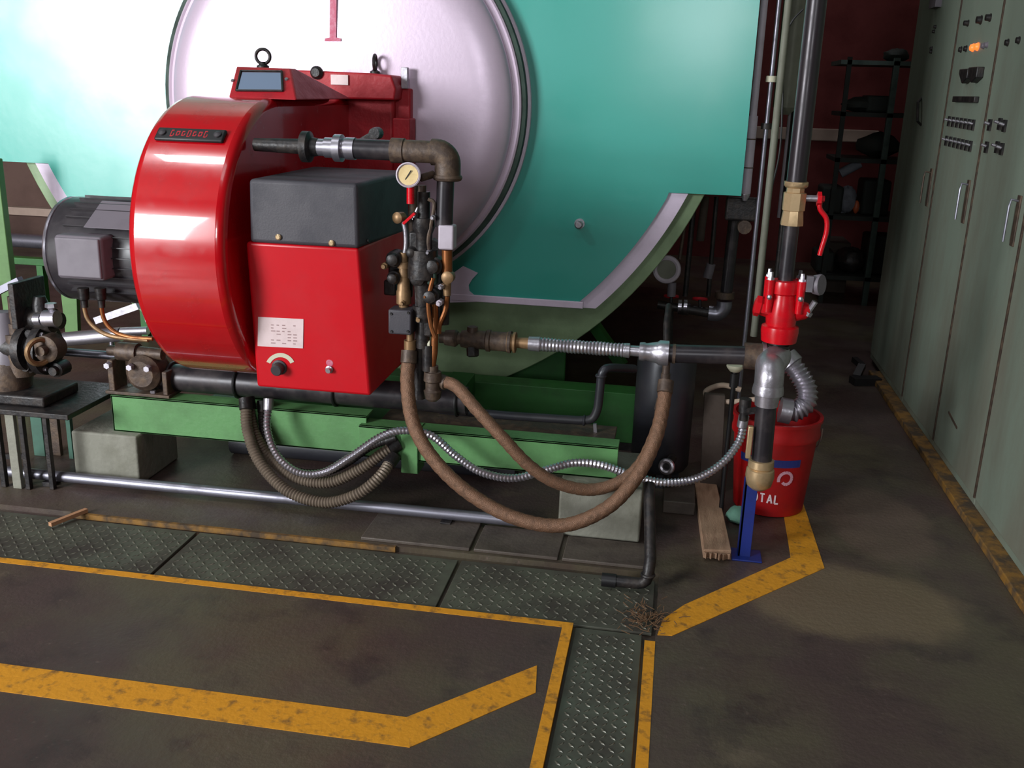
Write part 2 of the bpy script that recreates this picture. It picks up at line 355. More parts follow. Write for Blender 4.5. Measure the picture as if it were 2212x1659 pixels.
# ================================================================== BOILER
YP = 4.25
pr = PY(1600, 421, YP); p145 = PY(1445, 418, YP); xlft = PY(118, 347, YP).x
BX = (p145.x+xlft)/2
dr = (PY(1143, 240, YP).x-PY(388, 215, YP).x)/2; DC = V(((PY(1143, 240, YP).x+PY(388, 215, YP).x)/2, YP, 1.41))
boiler = thing('boiler', (BX, YP+1.5, 0), 'big horizontal boiler with teal front cladding and round silver door numbered 1', 'boiler')
# ring geometry
pa, pb = PY(1520, 425, YP), PY(1345, 655, YP)
def circle_center(p, q, cx):  # centre on x=cx equidistant
    z = ((p.x-cx)**2-(q.x-cx)**2+p.z**2-q.z**2)/(2*(p.z-q.z)); return z, sqrt((p.x-cx)**2+(p.z-z)**2)
RZ, RO = circle_center(pa, pb, BX)
pc, pd = PY(1482, 421, YP-.03), PY(1300, 655, YP-.03)
RI = sqrt((p145.x-BX)**2+(p145.z-RZ)**2); RM = RI+(RO-RI)*.52
SR = RO-.01
zb = PY(1150, 646, YP).z   # bottom of the teal cladding
zf = pr.z                  # outer flat bottom of the cladding
sh = M().lathe((BX, YP+.03, RZ), Yv, [(0, SR), (3.6, SR)], 96); sh.build('shell', PGREEN, boiler)
M().lathe((BX, YP+.0, RZ), Yv, [(0, RO), (.05, RO)], 128).build('end_plate', PGREEN, boiler, bevel=.004)
# silver band segments (left and right of the flat bottom)
def band(sgn):
    n = 28; vs = []
    for y in (YP-.03, YP-.001):
        for k in range(n+1):
            for r in (RI-.03, RM):
                a0, a1 = math.asin((zb-.018-RZ)/r), math.asin((zf-.002-RZ)/r); a = a0+(a1-a0)*k/n
                vs.append((BX+sgn*r*cos(a), y, RZ+r*sin(a)))
    o = 2*(n+1); fs = []
    for k in range(n):
        i = 2*k; fs += [(i, i+1, i+3, i+2), (o+i, o+i+2, o+i+3, o+i+1), (i+1, o+i+1, o+i+3, i+3), (i, i+2, o+i+2, o+i)]
    fs += [(0, o, o+1, 1), (2*n, 2*n+1, o+2*n+1, o+2*n)]
    M().add(vs, fs).build('trim_band', SILV2, boiler, smooth=False)
band(1); band(-1)
# cladding outline: flat bottom in the middle, arcs, outer flat wings, right and left edges, top
out = []
xr_b, xr_t = PY(1600, 421, YP).x, PY(1640, 0, YP).x
xe = (xr_b+xr_t)/2
out.append((xe, zf)); out.append((p145.x, zf))
a0 = math.asin((zf-RZ)/RI); a1 = math.asin((zb-RZ)/RI)
for k in range(1, 25): a = a0+(a1-a0)*k/24; out.append((BX+RI*cos(a), RZ+RI*sin(a)))
for k in range(24, -1, -1): a = a0+(a1-a0)*k/24; out.append((BX-RI*cos(a), RZ+RI*sin(a)))
out += [(2*BX-xe, zf), (2*BX-xe, 3.3), (xe, 3.3)]
M().prism([(x, YP-.045, z) for x, z in out], (0, .043, 0)).build('front_cladding', TEAL, boiler, smooth=False)
xb = [p for p in out if abs(p[1]-zb) < 1e-6]
M().box((min(p[0] for p in xb)-.03, YP-.055, zb-.018), (max(p[0] for p in xb)+.03, YP-.02, zb+.012)).build('bottom_trim', SILV2, boiler, bevel=.003)
# corner fillet between the door surround and the bottom trim
fr = M(); q0 = PY(1022, 628, YP-.05); q1 = PY(940, 648, YP-.05); q2 = PY(1040, 585, YP-.05); q3 = PY(950, 600, YP-.05)
fr.prism([tuple(PY(x, y, YP-.053)) for x, y in ((920, 655), (1034, 652), (1033, 641), (1023, 637), (1014, 629), (1012, 616), (1020, 603), (1032, 590), (1000, 575), (930, 625))], (0, .006, 0)).build('corner_trim', SILV2, boiler, smooth=False)
# door
DR = dr
M().lathe((DC.x, YP-.05, DC.z), -Yv, [(0, DR+.018), (.012, DR+.016), (.014, DR-.01)], 128).build('door_surround', SILV2, boiler)
M().lathe((DC.x, YP-.06, DC.z), -Yv, [(0, DR+.004), (.055, DR+.004), (.056, DR-.02)], 128).build('door_dark_ring', RGREEN, boiler)  # dark green ring just behind the door edge
prof = [(0, DR-.012), (.05, DR-.012), (.062, DR-.015), (.066, DR-.022), (.062, DR-.03), (.066, DR-.045)]
for k in range(1, 13): t = k/12; prof.append((.066+.075*sin(t*pi/2), DR-.045-.16*(1-cos(t*pi/2))-.0*t))
prof.append((.15, .3)); prof.append((.152, .01))
door = M().lathe((DC.x, YP-.06, DC.z), -Yv, prof, 128).build('furnace_door', SILV, boiler)
# numeral 1 (serif) painted on the door
y1_ = YP-.06-.155
def np_(x, y): p = PY(x, y, y1_); return (p.x, y1_, p.z)
M().prism([np_(701, 89), np_(736, 89), np_(736, 83), np_(726, 81), np_(727, -60), np_(717, -60), np_(702, -38), np_(704, -32), np_(713, -40), np_(712, 81), np_(702, 83)], (0, .006, 0)).build('number_one', FADED, door, smooth=False)
# small inspection knob
p = PY(1252, 483, YP-.045)
M().lathe(p, -Yv, [(0, .022), (.006, .022), (.006, .012), (.02, .012), (.022, .017), (.045, .017), (.05, .012)], 16).build('inspection_plug', GALV, boiler)
# saddles
for x0 in (BX-1.0, BX+.62):
    M().prism([(x0, YP+.3, .08), (x0+.36, YP+.3, .08), (x0+.36, YP+.3, .55), (x0, YP+.3, .55)], (0, .03, 0)).build('saddle', DGREEN, boiler, bevel=.004)
M().bar(PY(1275, 690, YP+.5), PY(1345, 790, YP+.45), .05, .05).build('brace', DGREEN, boiler)
# dark brickwork plinth under boiler

# ------------------------------------------------------------------ skid frame
YB = 3.24
zt, zb2 = PY(237, 853, YB).z, .2
xl_, xm_, xr_ = PY(240, 870, YB).x, PY(780, 920, YB).x, PY(1336, 980, YB).x
skid = thing('skid_frame', ((xl_+xr_)/2, YB+.3, .2), 'green painted steel skid beams resting on the concrete blocks', 'beam')
b = M(); b.box((xl_, YB, zb2), (xm_+.02, YB+.012, zt)); b.box((xl_, YB, zt-.008), (xm_+.02, YB+.09, zt)); b.box((xl_, YB, zb2), (xm_+.02, YB+.09, zb2+.008)); b.box((xl_, YB, zb2), (xl_+.008, YB+.09, zt))
b.build('front_beam', BGREEN, skid, bevel=.002)
zt2 = PY(1334, 954, YB).z; b = M(); b.box((xm_, YB-.03, zb2), (xr_, YB-.018, zt2-.012)); b.box((xm_, YB-.03, zt2-.02), (xr_, YB+.06, zt2-.012)); b.box((xm_, YB-.03, zb2), (xr_, YB+.06, zb2+.008))
b.build('front_beam', BGREEN, skid, bevel=.002)
b = M(); xk = PY(868, 950, YB-.03).x; xk2 = PY(905, 950, YB-.03).x; zk = PY(890, 1021, YB-.03).z
b.box((xk, YB-.04, zk), (xk2, YB-.028, zt2-.01)); b.box((xk2-.006, YB-.04, zk), (xk2, YB+.05, zt2-.01)); b.build('bracket', BGREEN, skid, bevel=.002)
b = M(); b.box((xl_+.1, 4.05, .035), (xr_+.05, 4.17, .26)); b.build('rear_beam', DGREEN, skid, bevel=.003)
for x0 in (xl_+.3, xr_-.78):
    M().box((x0, YB+.07, zb2), (x0+.1, 4.05, zb2+.1)).build('cross_member', DGREEN, skid, bevel=.003)
b = M(); b.box((PY(1110, 900, 3.6).x, 3.5, .2), (PY(1330, 915, 3.6).x, 3.55, .222)); b.build('ledge', BGREEN, skid, bevel=.002)
M().box((xm_+.05, YB+.06, zt2-.03), (xr_-.02, YB+.22, zt2-.02)).build('top_plate', OLDM, skid, bevel=.002)
# concrete blocks
pl = M(); x0, x1 = PY(163, 1030, 3.2).x, PY(294, 1036, 3.2).x
pl.box((x0, 3.2, 0), (x1+.015, 3.5, .2)); tag(pl.build('concrete_block', CONC, bevel=.008), 'pale painted concrete block under the left end of the green beam', 'block', 'concrete blocks under the skid')
x0, x1 = PY(1205, 1150, 3.15).x, PY(1381, 1165, 3.15).x
pl = M().box((x0, 3.14, 0), (x1, 3.5, .2)); tag(pl.build('concrete_block', CONC, bevel=.008), 'greyish concrete block under the right end of the green beam behind hanging hoses', 'block', 'concrete blocks under the skid')
pl = M().box((-1.0, 4.05, 0), (-.1, 4.2, .035)); skp = pl.build('packing_plate', DARKM, skid)
pl = M().box((-2.1, 4.05, 0), (-1.8, 4.2, .035)); pl.build('packing_plate', DARKM, skid)

# ------------------------------------------------------------------ header pipe under the burner
YH = 3.34
h0, h1 = PY(352, 823, YH), PY(1010, 872, YH); zc = .402
hd = thing('header_pipe', ((h0.x+h1.x)/2, YH, zt), 'thick black horizontal header pipe lying on the green beam beneath the burner', 'pipe')
M().cyl((h0.x, YH, zc), (h1.x, YH, zc), .052, seg=28).build('pipe', BPIPE, hd)
for px_ in (375, 517, 727, 990):
    x = PY(px_, 830, YH).x; M().torus((x, YH, zc), X, .056, .006, 28, 8).build('clamp_ring', BLACK, hd)
M().lathe((h0.x, YH, zc), -X, [(0, .052), (.02, .045), (.03, .02)], 24).build('end_cap', BPIPE, hd)

# ================================================================== BURNER
XL_, XR_, DRM, DYC, DZC = -1.665, -1.345, .476, 3.255, .968
burner = thing('burner', (-1.3, 3.5, .5), 'glossy red burner with round fan housing bolted to the silver boiler door', 'burner')
pf = []
for k in range(0, 49):
    a = radians(90)+radians(205)*k/48; pf.append((DYC+DRM*cos(a), DZC+DRM*sin(a)))
pf += [(3.75, .62), (4.08, .72), (4.08, 1.442)]
M().prism([(XL_, y, z) for y, z in pf], (XR_-XL_, 0, 0)).build('fan_housing', RED, burner, bevel=.028)
# side hub / air inlet casting on the right face, in shade
# head body behind
yb = 4.02
def bx(n, m, pA, pB, Y, dy, bev=.006, par=burner):
    a, b_ = PY(*pA, Y), PY(*pB, Y); return M().box((a.x, Y, b_.z), (b_.x, Y+dy, a.z)).build(n, m, par, bevel=bev)
bx('head_plate', REDM, (745, 192), (852, 560), 3.97, .2, .015)
bx('head_flange', REDM, (846, 190), (886, 640), 4.0, .15, .008)
bx('flange_lug', REDM, (848, 255), (885, 400), 3.93, .09, .005)
bx('burner_throat', REDM, (780, 560), (860, 800), 3.6, .3, .02)
# top rail with plug and label
t0, t1 = PY(612, 150, 3.9), PY(840, 200, 3.9)
rail = M().prism([(t0.x, 3.9, PY(620, 150, 3.9).z), (PY(800, 158, 3.9).x, 3.9, PY(800, 158, 3.9).z), (PY(845, 165, 3.9).x, 3.9, PY(845, 163, 3.9).z), (PY(855, 192, 3.9).x, 3.9, PY(855, 192, 3.9).z), (PY(852, 200, 3.9).x, 3.9, 1.44), (t0.x, 3.9, 1.435)], (0, .16, 0)).build('top_rail', REDM, burner, bevel=.008)
p = PY(685, 157, 3.9); M().lathe(p, -Yv, [(0, .026), (.008, .026), (.012, .02), (.02, .016)], 20).build('rubber_plug', DARKM, rail)
bx('data_label', WHITE, (714, 161), (752, 184), 3.892, .006, .001, rail)
# sight glass box on top of the fan housing
ya, yb_ = 3.22, 3.36
def q(x, y, Y): p = PY(x, y, Y); return V(p)
A, B, C_, D = q(492, 200, ya), q(640, 203, ya), q(628, 148, yb_), q(510, 144, yb_)
sg = M(); bk = 3.8; A.z = B.z = 1.44
sg.add([A, B, C_, D, (A.x, bk, A.z), (B.x, bk, B.z), (C_.x, yb_+.05, C_.z), (D.x, yb_+.05, D.z)], [(0, 1, 2, 3), (1, 5, 6, 2), (5, 4, 7, 6), (4, 0, 3, 7), (3, 2, 6, 7), (0, 4, 5, 1)])
sgo = sg.build('viewing_box', REDM, burner, bevel=.006)
nrm = (B-A).cross(D-A).normalized()
if nrm.y > 0: nrm = -nrm
def on(x, y, off=.004):  # on the slanted window face
    d = ray(x, y); t = (A-CAM).dot(nrm)/d.dot(nrm); return CAM+d*t+nrm*off
win = M(); win.prism([on(514, 196), on(609, 196), on(607, 159), on(524, 158)], nrm*-.008); win.build('sight_glass', GLASS, sgo)
fr_ = M()
for a, b_ in (((511, 197), (611, 198)), ((611, 198), (609, 156)), ((609, 156), (521, 155)), ((521, 155), (511, 197))): fr_.tube([on(*a), on(*b_)], .004, 6)
fr_.build('glass_frame', DARKM, sgo)
for a in ((503, 175), (619, 172)): M().lathe(on(*a, 0), nrm, [(0, .007), (.005, .006)], 10).build('screw', GALV, sgo)
# lifting eyes
e = q(568, 122, 3.5); r_ = RR(15, e)
M().torus(e, V((.2, -1, 0)), r_, r_*.24, 32, 10).build('lifting_eye', DARKM, burner)
M().lathe(q(568, 146, 3.5), Z, [(-.02, .022), (.006, .022), (.01, .014), (.02, .01)], 12).build('eye_stem', DARKM, burner)
e = q(810, 135, 4.0); M().torus(e, V((1, .12, 0)), RR(15, e), RR(3.6, e), 28, 8).build('lifting_eye', DARKM, burner)
M().lathe(q(810, 158, 4.0), Z, [(-.01, .02), (.006, .02), (.012, .01), (.02, .008)], 12).build('eye_stem', DARKM, burner)
bx('hinge_pin', GALV, (866, 145), (880, 192), 3.99, .025, .002)
# nameplate bar on the housing front
def dpt(x, y, off=0):  # point on the fan housing surface seen at a pixel
    d = ray(x, y); a = d.y**2+d.z**2; bb = 2*(d.y*(0-DYC)+d.z*(CH-DZC)); c = DYC**2+(CH-DZC)**2-(DRM+off)**2
    t = (-bb-sqrt(bb*bb-4*a*c))/2/a; return CAM+d*t
a, b_ = dpt(335, 292), dpt(487, 300); ang = math.atan2(a.z-DZC, a.y-DYC)
def dp(x, an, off): return V((x, DYC+(DRM+off)*cos(an), DZC+(DRM+off)*sin(an)))
npl = M(); hw = .026; vs = []; n = 6
xs0, xs1 = a.x+.008, b_.x
npl.prism([dp(xs0, ang-hw/DRM*1.0, .0), dp(xs1, ang-hw/DRM, .0), dp(xs1, ang+hw/DRM, .0), dp(xs0, ang+hw/DRM, .0)], dp(0, ang, .012)-dp(0, ang, -.001))
npo = npl.build('nameplate', BLACK, burner, bevel=.006)
for xx in (xs0+.022, xs1-.022): M().lathe(dp(xx, ang, .011), dp(0, ang, 1)-dp(0, ang, 0), [(0, .013), (.006, .012), (.009, .006)], 14).build('rivet', DGREYP, npo)
lt = M(); xx = xs0+.05; k = 0
while xx < xs1-.055:
    h_ = .010 if k % 3 else .014
    c = dp(xx, ang, .0118); tdir = (dp(0, ang+.01, 0)-dp(0, ang, 0)).normalized(); nd = (dp(0, ang, 1)-dp(0, ang, 0)).normalized()
    for (u0, u1, v0, v1) in ((0, .003, -h_, h_), (.003, .009, h_-.004, h_), (.003, .009, -h_, -h_+.004), (.009, .012, -h_*(k % 2), h_*.8)):
        lt.prism([c+X*u0+tdir*v0, c+X*u1+tdir*v0, c+X*u1+tdir*v1, c+X*u0+tdir*v1], nd*.001)
    xx += .0185; k += 1
lt.build('lettering', REDM, npo, smooth=False)
# scratch-like dull stain on the housing
# control box
yc0, yc1 = 2.88, 2.955
cb = lambda x, y, Y: PY(x, y, Y)
TL, TR = PY(535, 378, yc0), PY(771, 405, yc0)
ML, MR = PY(530, 518, yc0), PY(775, 541, yc0)
BL, BR = PY(555, 840, yc1), PY(801, 852, yc1)
xl0, xr0 = -1.318, (TR.x+MR.x)/2
back = 3.42
zt_, zm_, zb_ = (TL.z+TR.z)/2, (ML.z+MR.z)/2, (BL.z+BR.z)/2
cbm = M(); xl1, xr1 = BL.x, BR.x
cbm.hexa([(xl1, yc1, zb_), (xr1, yc1, zb_), (xr1+.02, back, zb_+.03), (xl1+.0, back, zb_+.03), (ML.x, yc0, zm_), (xr0, yc0, zm_), (xr0+.01, back, zm_), (ML.x, back, zm_)])
cpan = cbm.build('control_cover', REDP, burner, bevel=.01)
k_ = M(); k_.hexa([(TL.x, yc0-.008, zm_), (xr0+.004, yc0-.008, zm_), (xr0+.014, back, zm_-.015), (TL.x, back, zm_-.015), (TL.x+.004, yc0-.004, zt_), (xr0, yc0-.004, zt_), (xr0+.01, back, zt_+.0), (TL.x+.004, back, zt_)])
kto = k_.build('electrical_cover', CHAR, burner, bevel=.012)
for a in ((602, 512), (717, 525)): M().lathe(PY(*a, yc0-.008), -Yv, [(0, .0095), (.005, .0095), (.008, .006)], 12).build('cover_screw', BRASS, kto)
M().lathe(PX(795, 520, xr0+.008), X, [(0, .008), (.004, .007)], 10).build('cover_screw', DARKM, kto)
# pixel on the inclined red panel face
pn = V((0, -(zm_-zb_), -(yc1-yc0))).normalized()
pn = (V((xr1, yc1, zb_))-V((xl1, yc1, zb_))).cross(V((xl0, yc0, zm_))-V((xl1, yc1, zb_))).normalized()
if pn.y > 0: pn = -pn
def cp(x, y, off=.001): d = ray(x, y); t = (V((xl1, yc1, zb_))-CAM).dot(pn)/d.dot(pn); return CAM+d*t+pn*off
lb = M(); lb.prism([cp(558, 684), cp(656, 689), cp(655, 752), cp(557, 747)], pn*.0015); lbo = lb.build('instruction_label', WHITE, cpan, smooth=False)
tx = M()
for r in range(7):
    for c in range(5):
        if random.random() < .25: continue
        x0, y0_ = 586+c*12, 700+r*6.5+c*.5; w_ = random.uniform(5, 10)
        tx.prism([cp(x0, y0_, .0026), cp(x0+w_, y0_+.4, .0026), cp(x0+w_, y0_+2.6, .0026), cp(x0, y0_+2.2, .0026)], pn*.0003)
tx.build('printed_text', LTXT, lbo, smooth=False)
ar = M(); c0_ = (606, 790); vs = []
for k in range(13):
    a = radians(205+(335-205)*k/12)
    for r in (24, 33): vs.append(cp(c0_[0]+r*cos(a)*1.0, c0_[1]+5+r*sin(a), .002))
ar.add(vs, [(2*k, 2*k+1, 2*k+3, 2*k+2) for k in range(12)]); ar.build('dial_scale', CREAMP, cpan, smooth=False)
M().lathe(cp(604, 793, 0), pn, [(0, .026), (.004, .026), (.006, .02), (.03, .019), (.033, .016)], 24).build('selector_knob', DGREYP, cpan)
M().lathe(cp(712, 797, 0), pn, [(0, .013), (.006, .013), (.008, .009), (.018, .008)], 18).build('key_switch', GALV, cpan)
M().lathe(cp(712, 784, .0), pn, [(0, .012), (.001, .012)], 16).build('faded_mark', FADED, cpan)

# ------------------------------------------------------------------ motor (left)
mc = V((XL_-.02, 3.33, .88)); mr = .19
mxe = PY(134, 520, 3.3).x
mot = M().lathe((XL_, mc.y, mc.z), -X, [(0, mr), (XL_-mxe-.05, mr), (XL_-mxe-.02, mr*.93), (XL_-mxe, mr*.75)], 40).build('motor', BLACKM, burner)
tag(mot, 'black electric motor with grey terminal box on the left of the red housing')
M().torus((mxe+.03, mc.y, mc.z), X, mr*.96, .008, 40, 8).build('end_ring', ALU, mot)
fins = M()
for k in range(26):
    a = radians(-40+k*10.5)
    if 95 < math.degrees(a) < 160: continue
    fins.bar((mxe+.1, mc.y-(mr+.004)*cos(a), mc.z+(mr+.004)*sin(a)), (XL_-.01, mc.y-(mr+.004)*cos(a), mc.z+(mr+.004)*sin(a)), .003, .012, up=(0, -cos(a), sin(a)))
tag(fins.build('cooling_fin', BLACKM, mot), kind='stuff')
tp = M(); tp.hexa([PX(0, 0, -1) if False else V((PY(203, 488, 3.2).x, 3.17, mc.z+.11)), V((XL_-.01, 3.17, mc.z+.11)), V((XL_-.01, 3.3, mc.z+.178)), V((PY(203, 488, 3.2).x+.0, 3.3, mc.z+.178)),
                   V((PY(203, 488, 3.2).x, 3.13, mc.z+.11)), V((XL_-.01, 3.13, mc.z+.11)), V((XL_-.01, 3.26, mc.z+.19)), V((PY(203, 488, 3.2).x, 3.26, mc.z+.19))])
tp.build('rating_plate', BOXG, mot, bevel=.004)
yt = 3.08; a, b_ = PY(115, 507, yt), PY(226, 608, yt)
tb = M().box((a.x, yt, b_.z), (b_.x, yt+.1, a.z)).build('terminal_box', BOXG, mot, bevel=.012)
lid = M().box((a.x+.006, yt-.008, b_.z+.008), (b_.x-.006, yt+.004, a.z-.006)); lid.build('terminal_lid', BOXG, mot, bevel=.006)
for px_ in (180, 217):
    p = PY(px_, 628, yt+.05); M().lathe(p, -Z, [(-.01, .02), (.03, .018), (.034, .013), (.06, .012)], 14).build('cable_gland', DARKM, mot)
for i, pts in enumerate((((180, 655), (190, 690), (215, 715), (250, 728), (320, 735)), ((217, 650), (225, 690), (245, 715), (280, 728), (330, 732)))):
    m = M().tube(spline([PY(x, y, 3.13) for x, y in pts], 8), .008, 10); m.build('motor_cable', COPPER if i else BRASSD, mot)

# ------------------------------------------------------------------ oil pump casting on the beam under the motor
yo = 3.3
op = thing('oil_pump', (PY(300, 850, yo).x, yo, zt), 'grimy oil pump casting standing on the left end of the green beam', 'pump')
p = PY(302, 800, yo); M().lathe(p+V((.03, -.05, .0)), Yv, [(0, .05), (.02, .07), (.09, .075), (.12, .06)], 22).build('pump_body', OLDM, op)
M().box((p.x-.11, yo-.04, zt), (p.x-.085, yo+.05, zt+.13)).build('side_bracket', OLDM, op, bevel=.004)
M().box((p.x+.11, yo-.04, zt), (p.x+.13, yo+.05, zt+.10)).build('side_bracket', OLDM, op, bevel=.004)
M().box((p.x-.12, yo-.05, zt), (p.x+.14, yo+.06, zt+.012)).build('foot_plate', OLDM, op, bevel=.002)
M().lathe(p+V((-.02, 0, .07)), X, [(-.1, .02), (-.06, .02), (-.06, .035), (.02, .035), (.02, .025), (.12, .022)], 16).build('pump_inlet', OLDM, op)
for dx in (-.09, 0, .07): M().lathe(p+V((dx, -.055, .03)), -Yv, [(0, .014), (.02, .012)], 6).build('bolt', GALV, op)
for px_ in (245, 325): M().lathe(PY(px_, 852, YB+.01)+V((0, .02, -.005)), Z, [(0, .012), (.014, .01)], 6).build('hold_down_bolt', GALV, op)

# ================================================================== BURNER FUEL PIPEWORK (right of control box)
YT = 3.0
fp = thing('fuel_pipework', (PY(900, 700, YT).x, YT, .7), 'tangle of black fuel pipes and valves hanging right of the red control cover', 'pipes')
def PT(x, y, Y=YT): return PY(x, y, Y)
zp = 1.305
m = M(); x = PT(600, 325).x; m.lathe((PT(655, 318).x, YT, zp), X, [(0, RR(33, PT(665, 318))), (.022, RR(33, PT(665, 318))), (.03, .03), (.05, .027)], 28); m.build('flange', DARKM, fp)
m = M(); x0 = PT(655, 318).x; m.lathe((x0-.16, YT, zp), X, [(0, .02), (.16, .024)], 16); m.build('inlet_nipple', DARKM, fp)
x1 = PT(703, 320).x; x2 = PT(768, 325).x
m = M().lathe((x1, YT, zp), X, [(-.06, .026), (0, .026), (.0, .031), (.03, .031), (.032, .042), (.055, .042), (.057, .03), (.066, .03), (.068, .034), (x2-x1, .034)], 28); m.build('union', ALU, fp)
x3 = PT(850, 332).x; x4 = PT(940, 330).x
m = M().cyl((x2, YT, zp), (x3, YT, zp), .031, seg=24); m.build('top_pipe', BPIPE, fp)
m = M().lathe((x3-.005, YT, zp), X, [(0, .038), (.04, .038), (.042, .034), (x4-x3+.01, .034)], 24); m.build('elbow_sleeve', OLDM, fp)
arc = [V((x4-.01, YT, zp))]+[V((x4+.005+.035*sin(radians(a)), YT, zp-.035+.035*cos(radians(a)))) for a in range(0, 91, 10)]+[V((x4+.04, YT, zp-.075))]
m = M().tube(arc, .04, 20); m.torus((x4+.04, YT, zp-.075), Z, .036, .01, 20, 8); m.build('elbow', OLDM, fp)
xd = x4+.04-.006
m = M().cyl((xd, YT, zp-.07), (xd-.004, YT, PT(955, 490).z), .027, seg=20); m.build('down_pipe', BPIPE, fp)
bx('solenoid_tag', WPIPE, (946, 486), (979, 541), YT-.03, .05, .006, fp)
m = M().cyl(PT(966, 540), PT(966, 590), .017, seg=14); m.build('copper_fitting', COPPER, fp)
m = M().lathe(PT(966, 600, YT-.02), -Yv, [(-.03, .02), (.0, .02), (.004, .014)], 16); m.lathe(PT(966, 598), -Z, [(-.02, .014), (.06, .012)], 12); m.build('small_valve', BRASSD, fp)
m = M().tube(spline([PT(966, 640), PT(962, 670), PT(950, 700), PT(948, 720)], 6), .008, 8); m.build('small_tube', COPPER, fp)
# regulator column in the middle
m = M(); m.lathe(PT(915, 470), -Z, [(-.08, .02), (0, .02), (0, .034), (.03, .036), (.05, .028), (.1, .028), (.1, .045), (.16, .05), (.19, .05), (.2, .03), (.28, .026), (.28, .034), (.33, .034), (.33, .022), (.42, .022)], 22); m.build('regulator_column', DARKM, fp)
for i, (x, y, r) in enumerate(((850, 560, .026), (935, 575, .03), (905, 600, .032), (850, 600, .022), (930, 640, .028), (890, 545, .02))):
    m = M(); p = PT(x, y, YT-.02); m.lathe(p, -Yv, [(-.05, r), (0, r), (.004, r*.8), (.02, r*.7), (.024, r*.4)], 14); m.build('valve_bonnet', DARKM, fp)
m = M(); m.bar(PT(945, 520, YT+.03), PT(905, 600, YT+.02), .05, .03); m.bar(PT(940, 580, YT+.03), PT(938, 700, YT+.03), .055, .05); m.build('valve_block', DARKM, fp)
# ball joint elbow + brass column left
m = M().tube(spline([PT(868, 478), PT(858, 468), PT(870, 478), PT(876, 500), PT(877, 530), PT(872, 560)][1:], 6), .0085, 10); m.build('curved_tube', GALV, fp)
m = M().lathe(PT(862, 470, YT-.01), V((-.3, -1, 0)), [(-.02, .016), (.012, .018), (.018, .01)], 16); m.build('tube_union', BRASSD, fp)
m = M().lathe(PT(872, 545), -Z, [(0, .013), (.03, .014), (.03, .02), (.05, .02), (.05, .015), (.08, .016), (.08, .019), (.12, .021), (.125, .024), (.165, .024), (.17, .016), (.2, .014)], 14); m.build('brass_valve', BRASSD, fp)
m = M().bar(PT(897, 460, YT-.03), PT(872, 483, YT-.03), .018, .008); m.build('red_lever', REDV, fp)
m = M().tube(spline([PT(925, 425), PT(910, 440), PT(900, 455), PT(893, 475)], 5), .005, 8); m.build('lever_rod', GALV, fp)
m = M().cyl(PT(912, 400), PT(910, 470), .013, seg=12); m.build('gauge_leg', OLDM, fp)
a, b_ = PT(838, 668, YT-.05), PT(888, 725, YT-.05)
cbx = M().box((a.x, YT-.05, b_.z), (b_.x, YT+.02, a.z)).build('coil_box', CHAR, fp, bevel=.006)
for q_ in ((845, 678), (882, 676), (846, 716), (881, 716)): M().lathe(PT(*q_, YT-.05), -Yv, [(0, .005), (.004, .004)], 8).build('screw', DARKM, cbx)
m = M().tube(spline([PT(890, 690), PT(910, 680), PT(925, 668)], 5), .006, 8); m.build('coil_cable', BLACK, fp)
m = M().cyl(PT(912, 742), PT(930, 743), .014, seg=12); m.build('pale_sleeve', CREAMP, fp)
m = M().tube([PT(938, 640), PT(940, 700), PT(938, 760), PT(932, 800)], .012, 10); m.build('copper_pipe', COPPER, fp)
m = M().lathe(PT(935, 790), -Z, [(0, .018), (.02, .018), (.02, .028), (.05, .03), (.055, .024), (.08, .024), (.085, .03), (.11, .026), (.12, .015)], 16); m.build('hose_tee', OLDM, fp)
m = M().cyl(PT(925, 745), PT(925, 800), .02, seg=12); m.build('short_pipe', DARKM, fp)
m = M().lathe(PT(886, 735), -Z, [(-.03, .012), (0, .012), (0, .02), (.03, .02), (.03, .017), (.05, .017)], 12); m.build('hose_ferrule', BRASSD, fp)
m = M().cyl(PT(918, 470, YT+.05), PT(905, 860, YT+.05), .022, seg=14); m.build('riser_tube', DARKM, fp)
m = M().cyl(PT(962, 560, YT+.05), PT(957, 700, YT+.05), .02, seg=14); m.build('riser_tube', DARKM, fp)
m = M().cyl(PT(895, 400, YT+.06), PT(882, 640, YT+.06), .014, seg=12); m.build('riser_tube', OLDM, fp)
for (x, y, w_, h_, mt, Y) in ((935, 590, .03, .07, RGREEN, YT-.01), (898, 520, .035, .06, DARKM, YT), (858, 575, .05, .09, DARKM, YT+.04), (915, 650, .05, .08, DARKM, YT), (922, 705, .04, .06, DARKM, YT), (845, 620, .04, .05, DARKM, YT+.05)):
    p = PT(x, y, Y); M().box((p.x-w_/2, Y-.02, p.z-h_/2), (p.x+w_/2, Y+.03, p.z+h_/2)).build('valve_body', mt, fp, bevel=.006)
for (x, y, r, mt) in ((830, 575, .012, BRASSD), (935, 470, .009, GALV), (915, 560, .01, GALV), (952, 620, .01, ALU), (920, 640, .008, COPPER), (905, 690, .012, BRASSD), (925, 545, .008, ALU), (948, 655, .011, WPIPE), (870, 655, .008, BRASSD)):
    p = PT(x, y, YT-.03); M().lathe(p, -Yv, [(-.03, r), (0, r), (.003, r*.6), (.014, r*.6)], 6).build('union_nut', mt, fp)
M().tube(spline([PT(925, 430, YT-.02), PT(938, 440, YT-.02), PT(932, 480, YT-.02), PT(925, 520, YT-.02), PT(930, 560, YT-.01)], 6), .006, 8).build('thin_tube', OLDM, fp)
M().tube(spline([PT(935, 600, YT-.03), PT(925, 650, YT-.03), PT(930, 700, YT-.03), PT(940, 730, YT-.03)], 6), .007, 8).build('thin_tube', COPPER, fp)
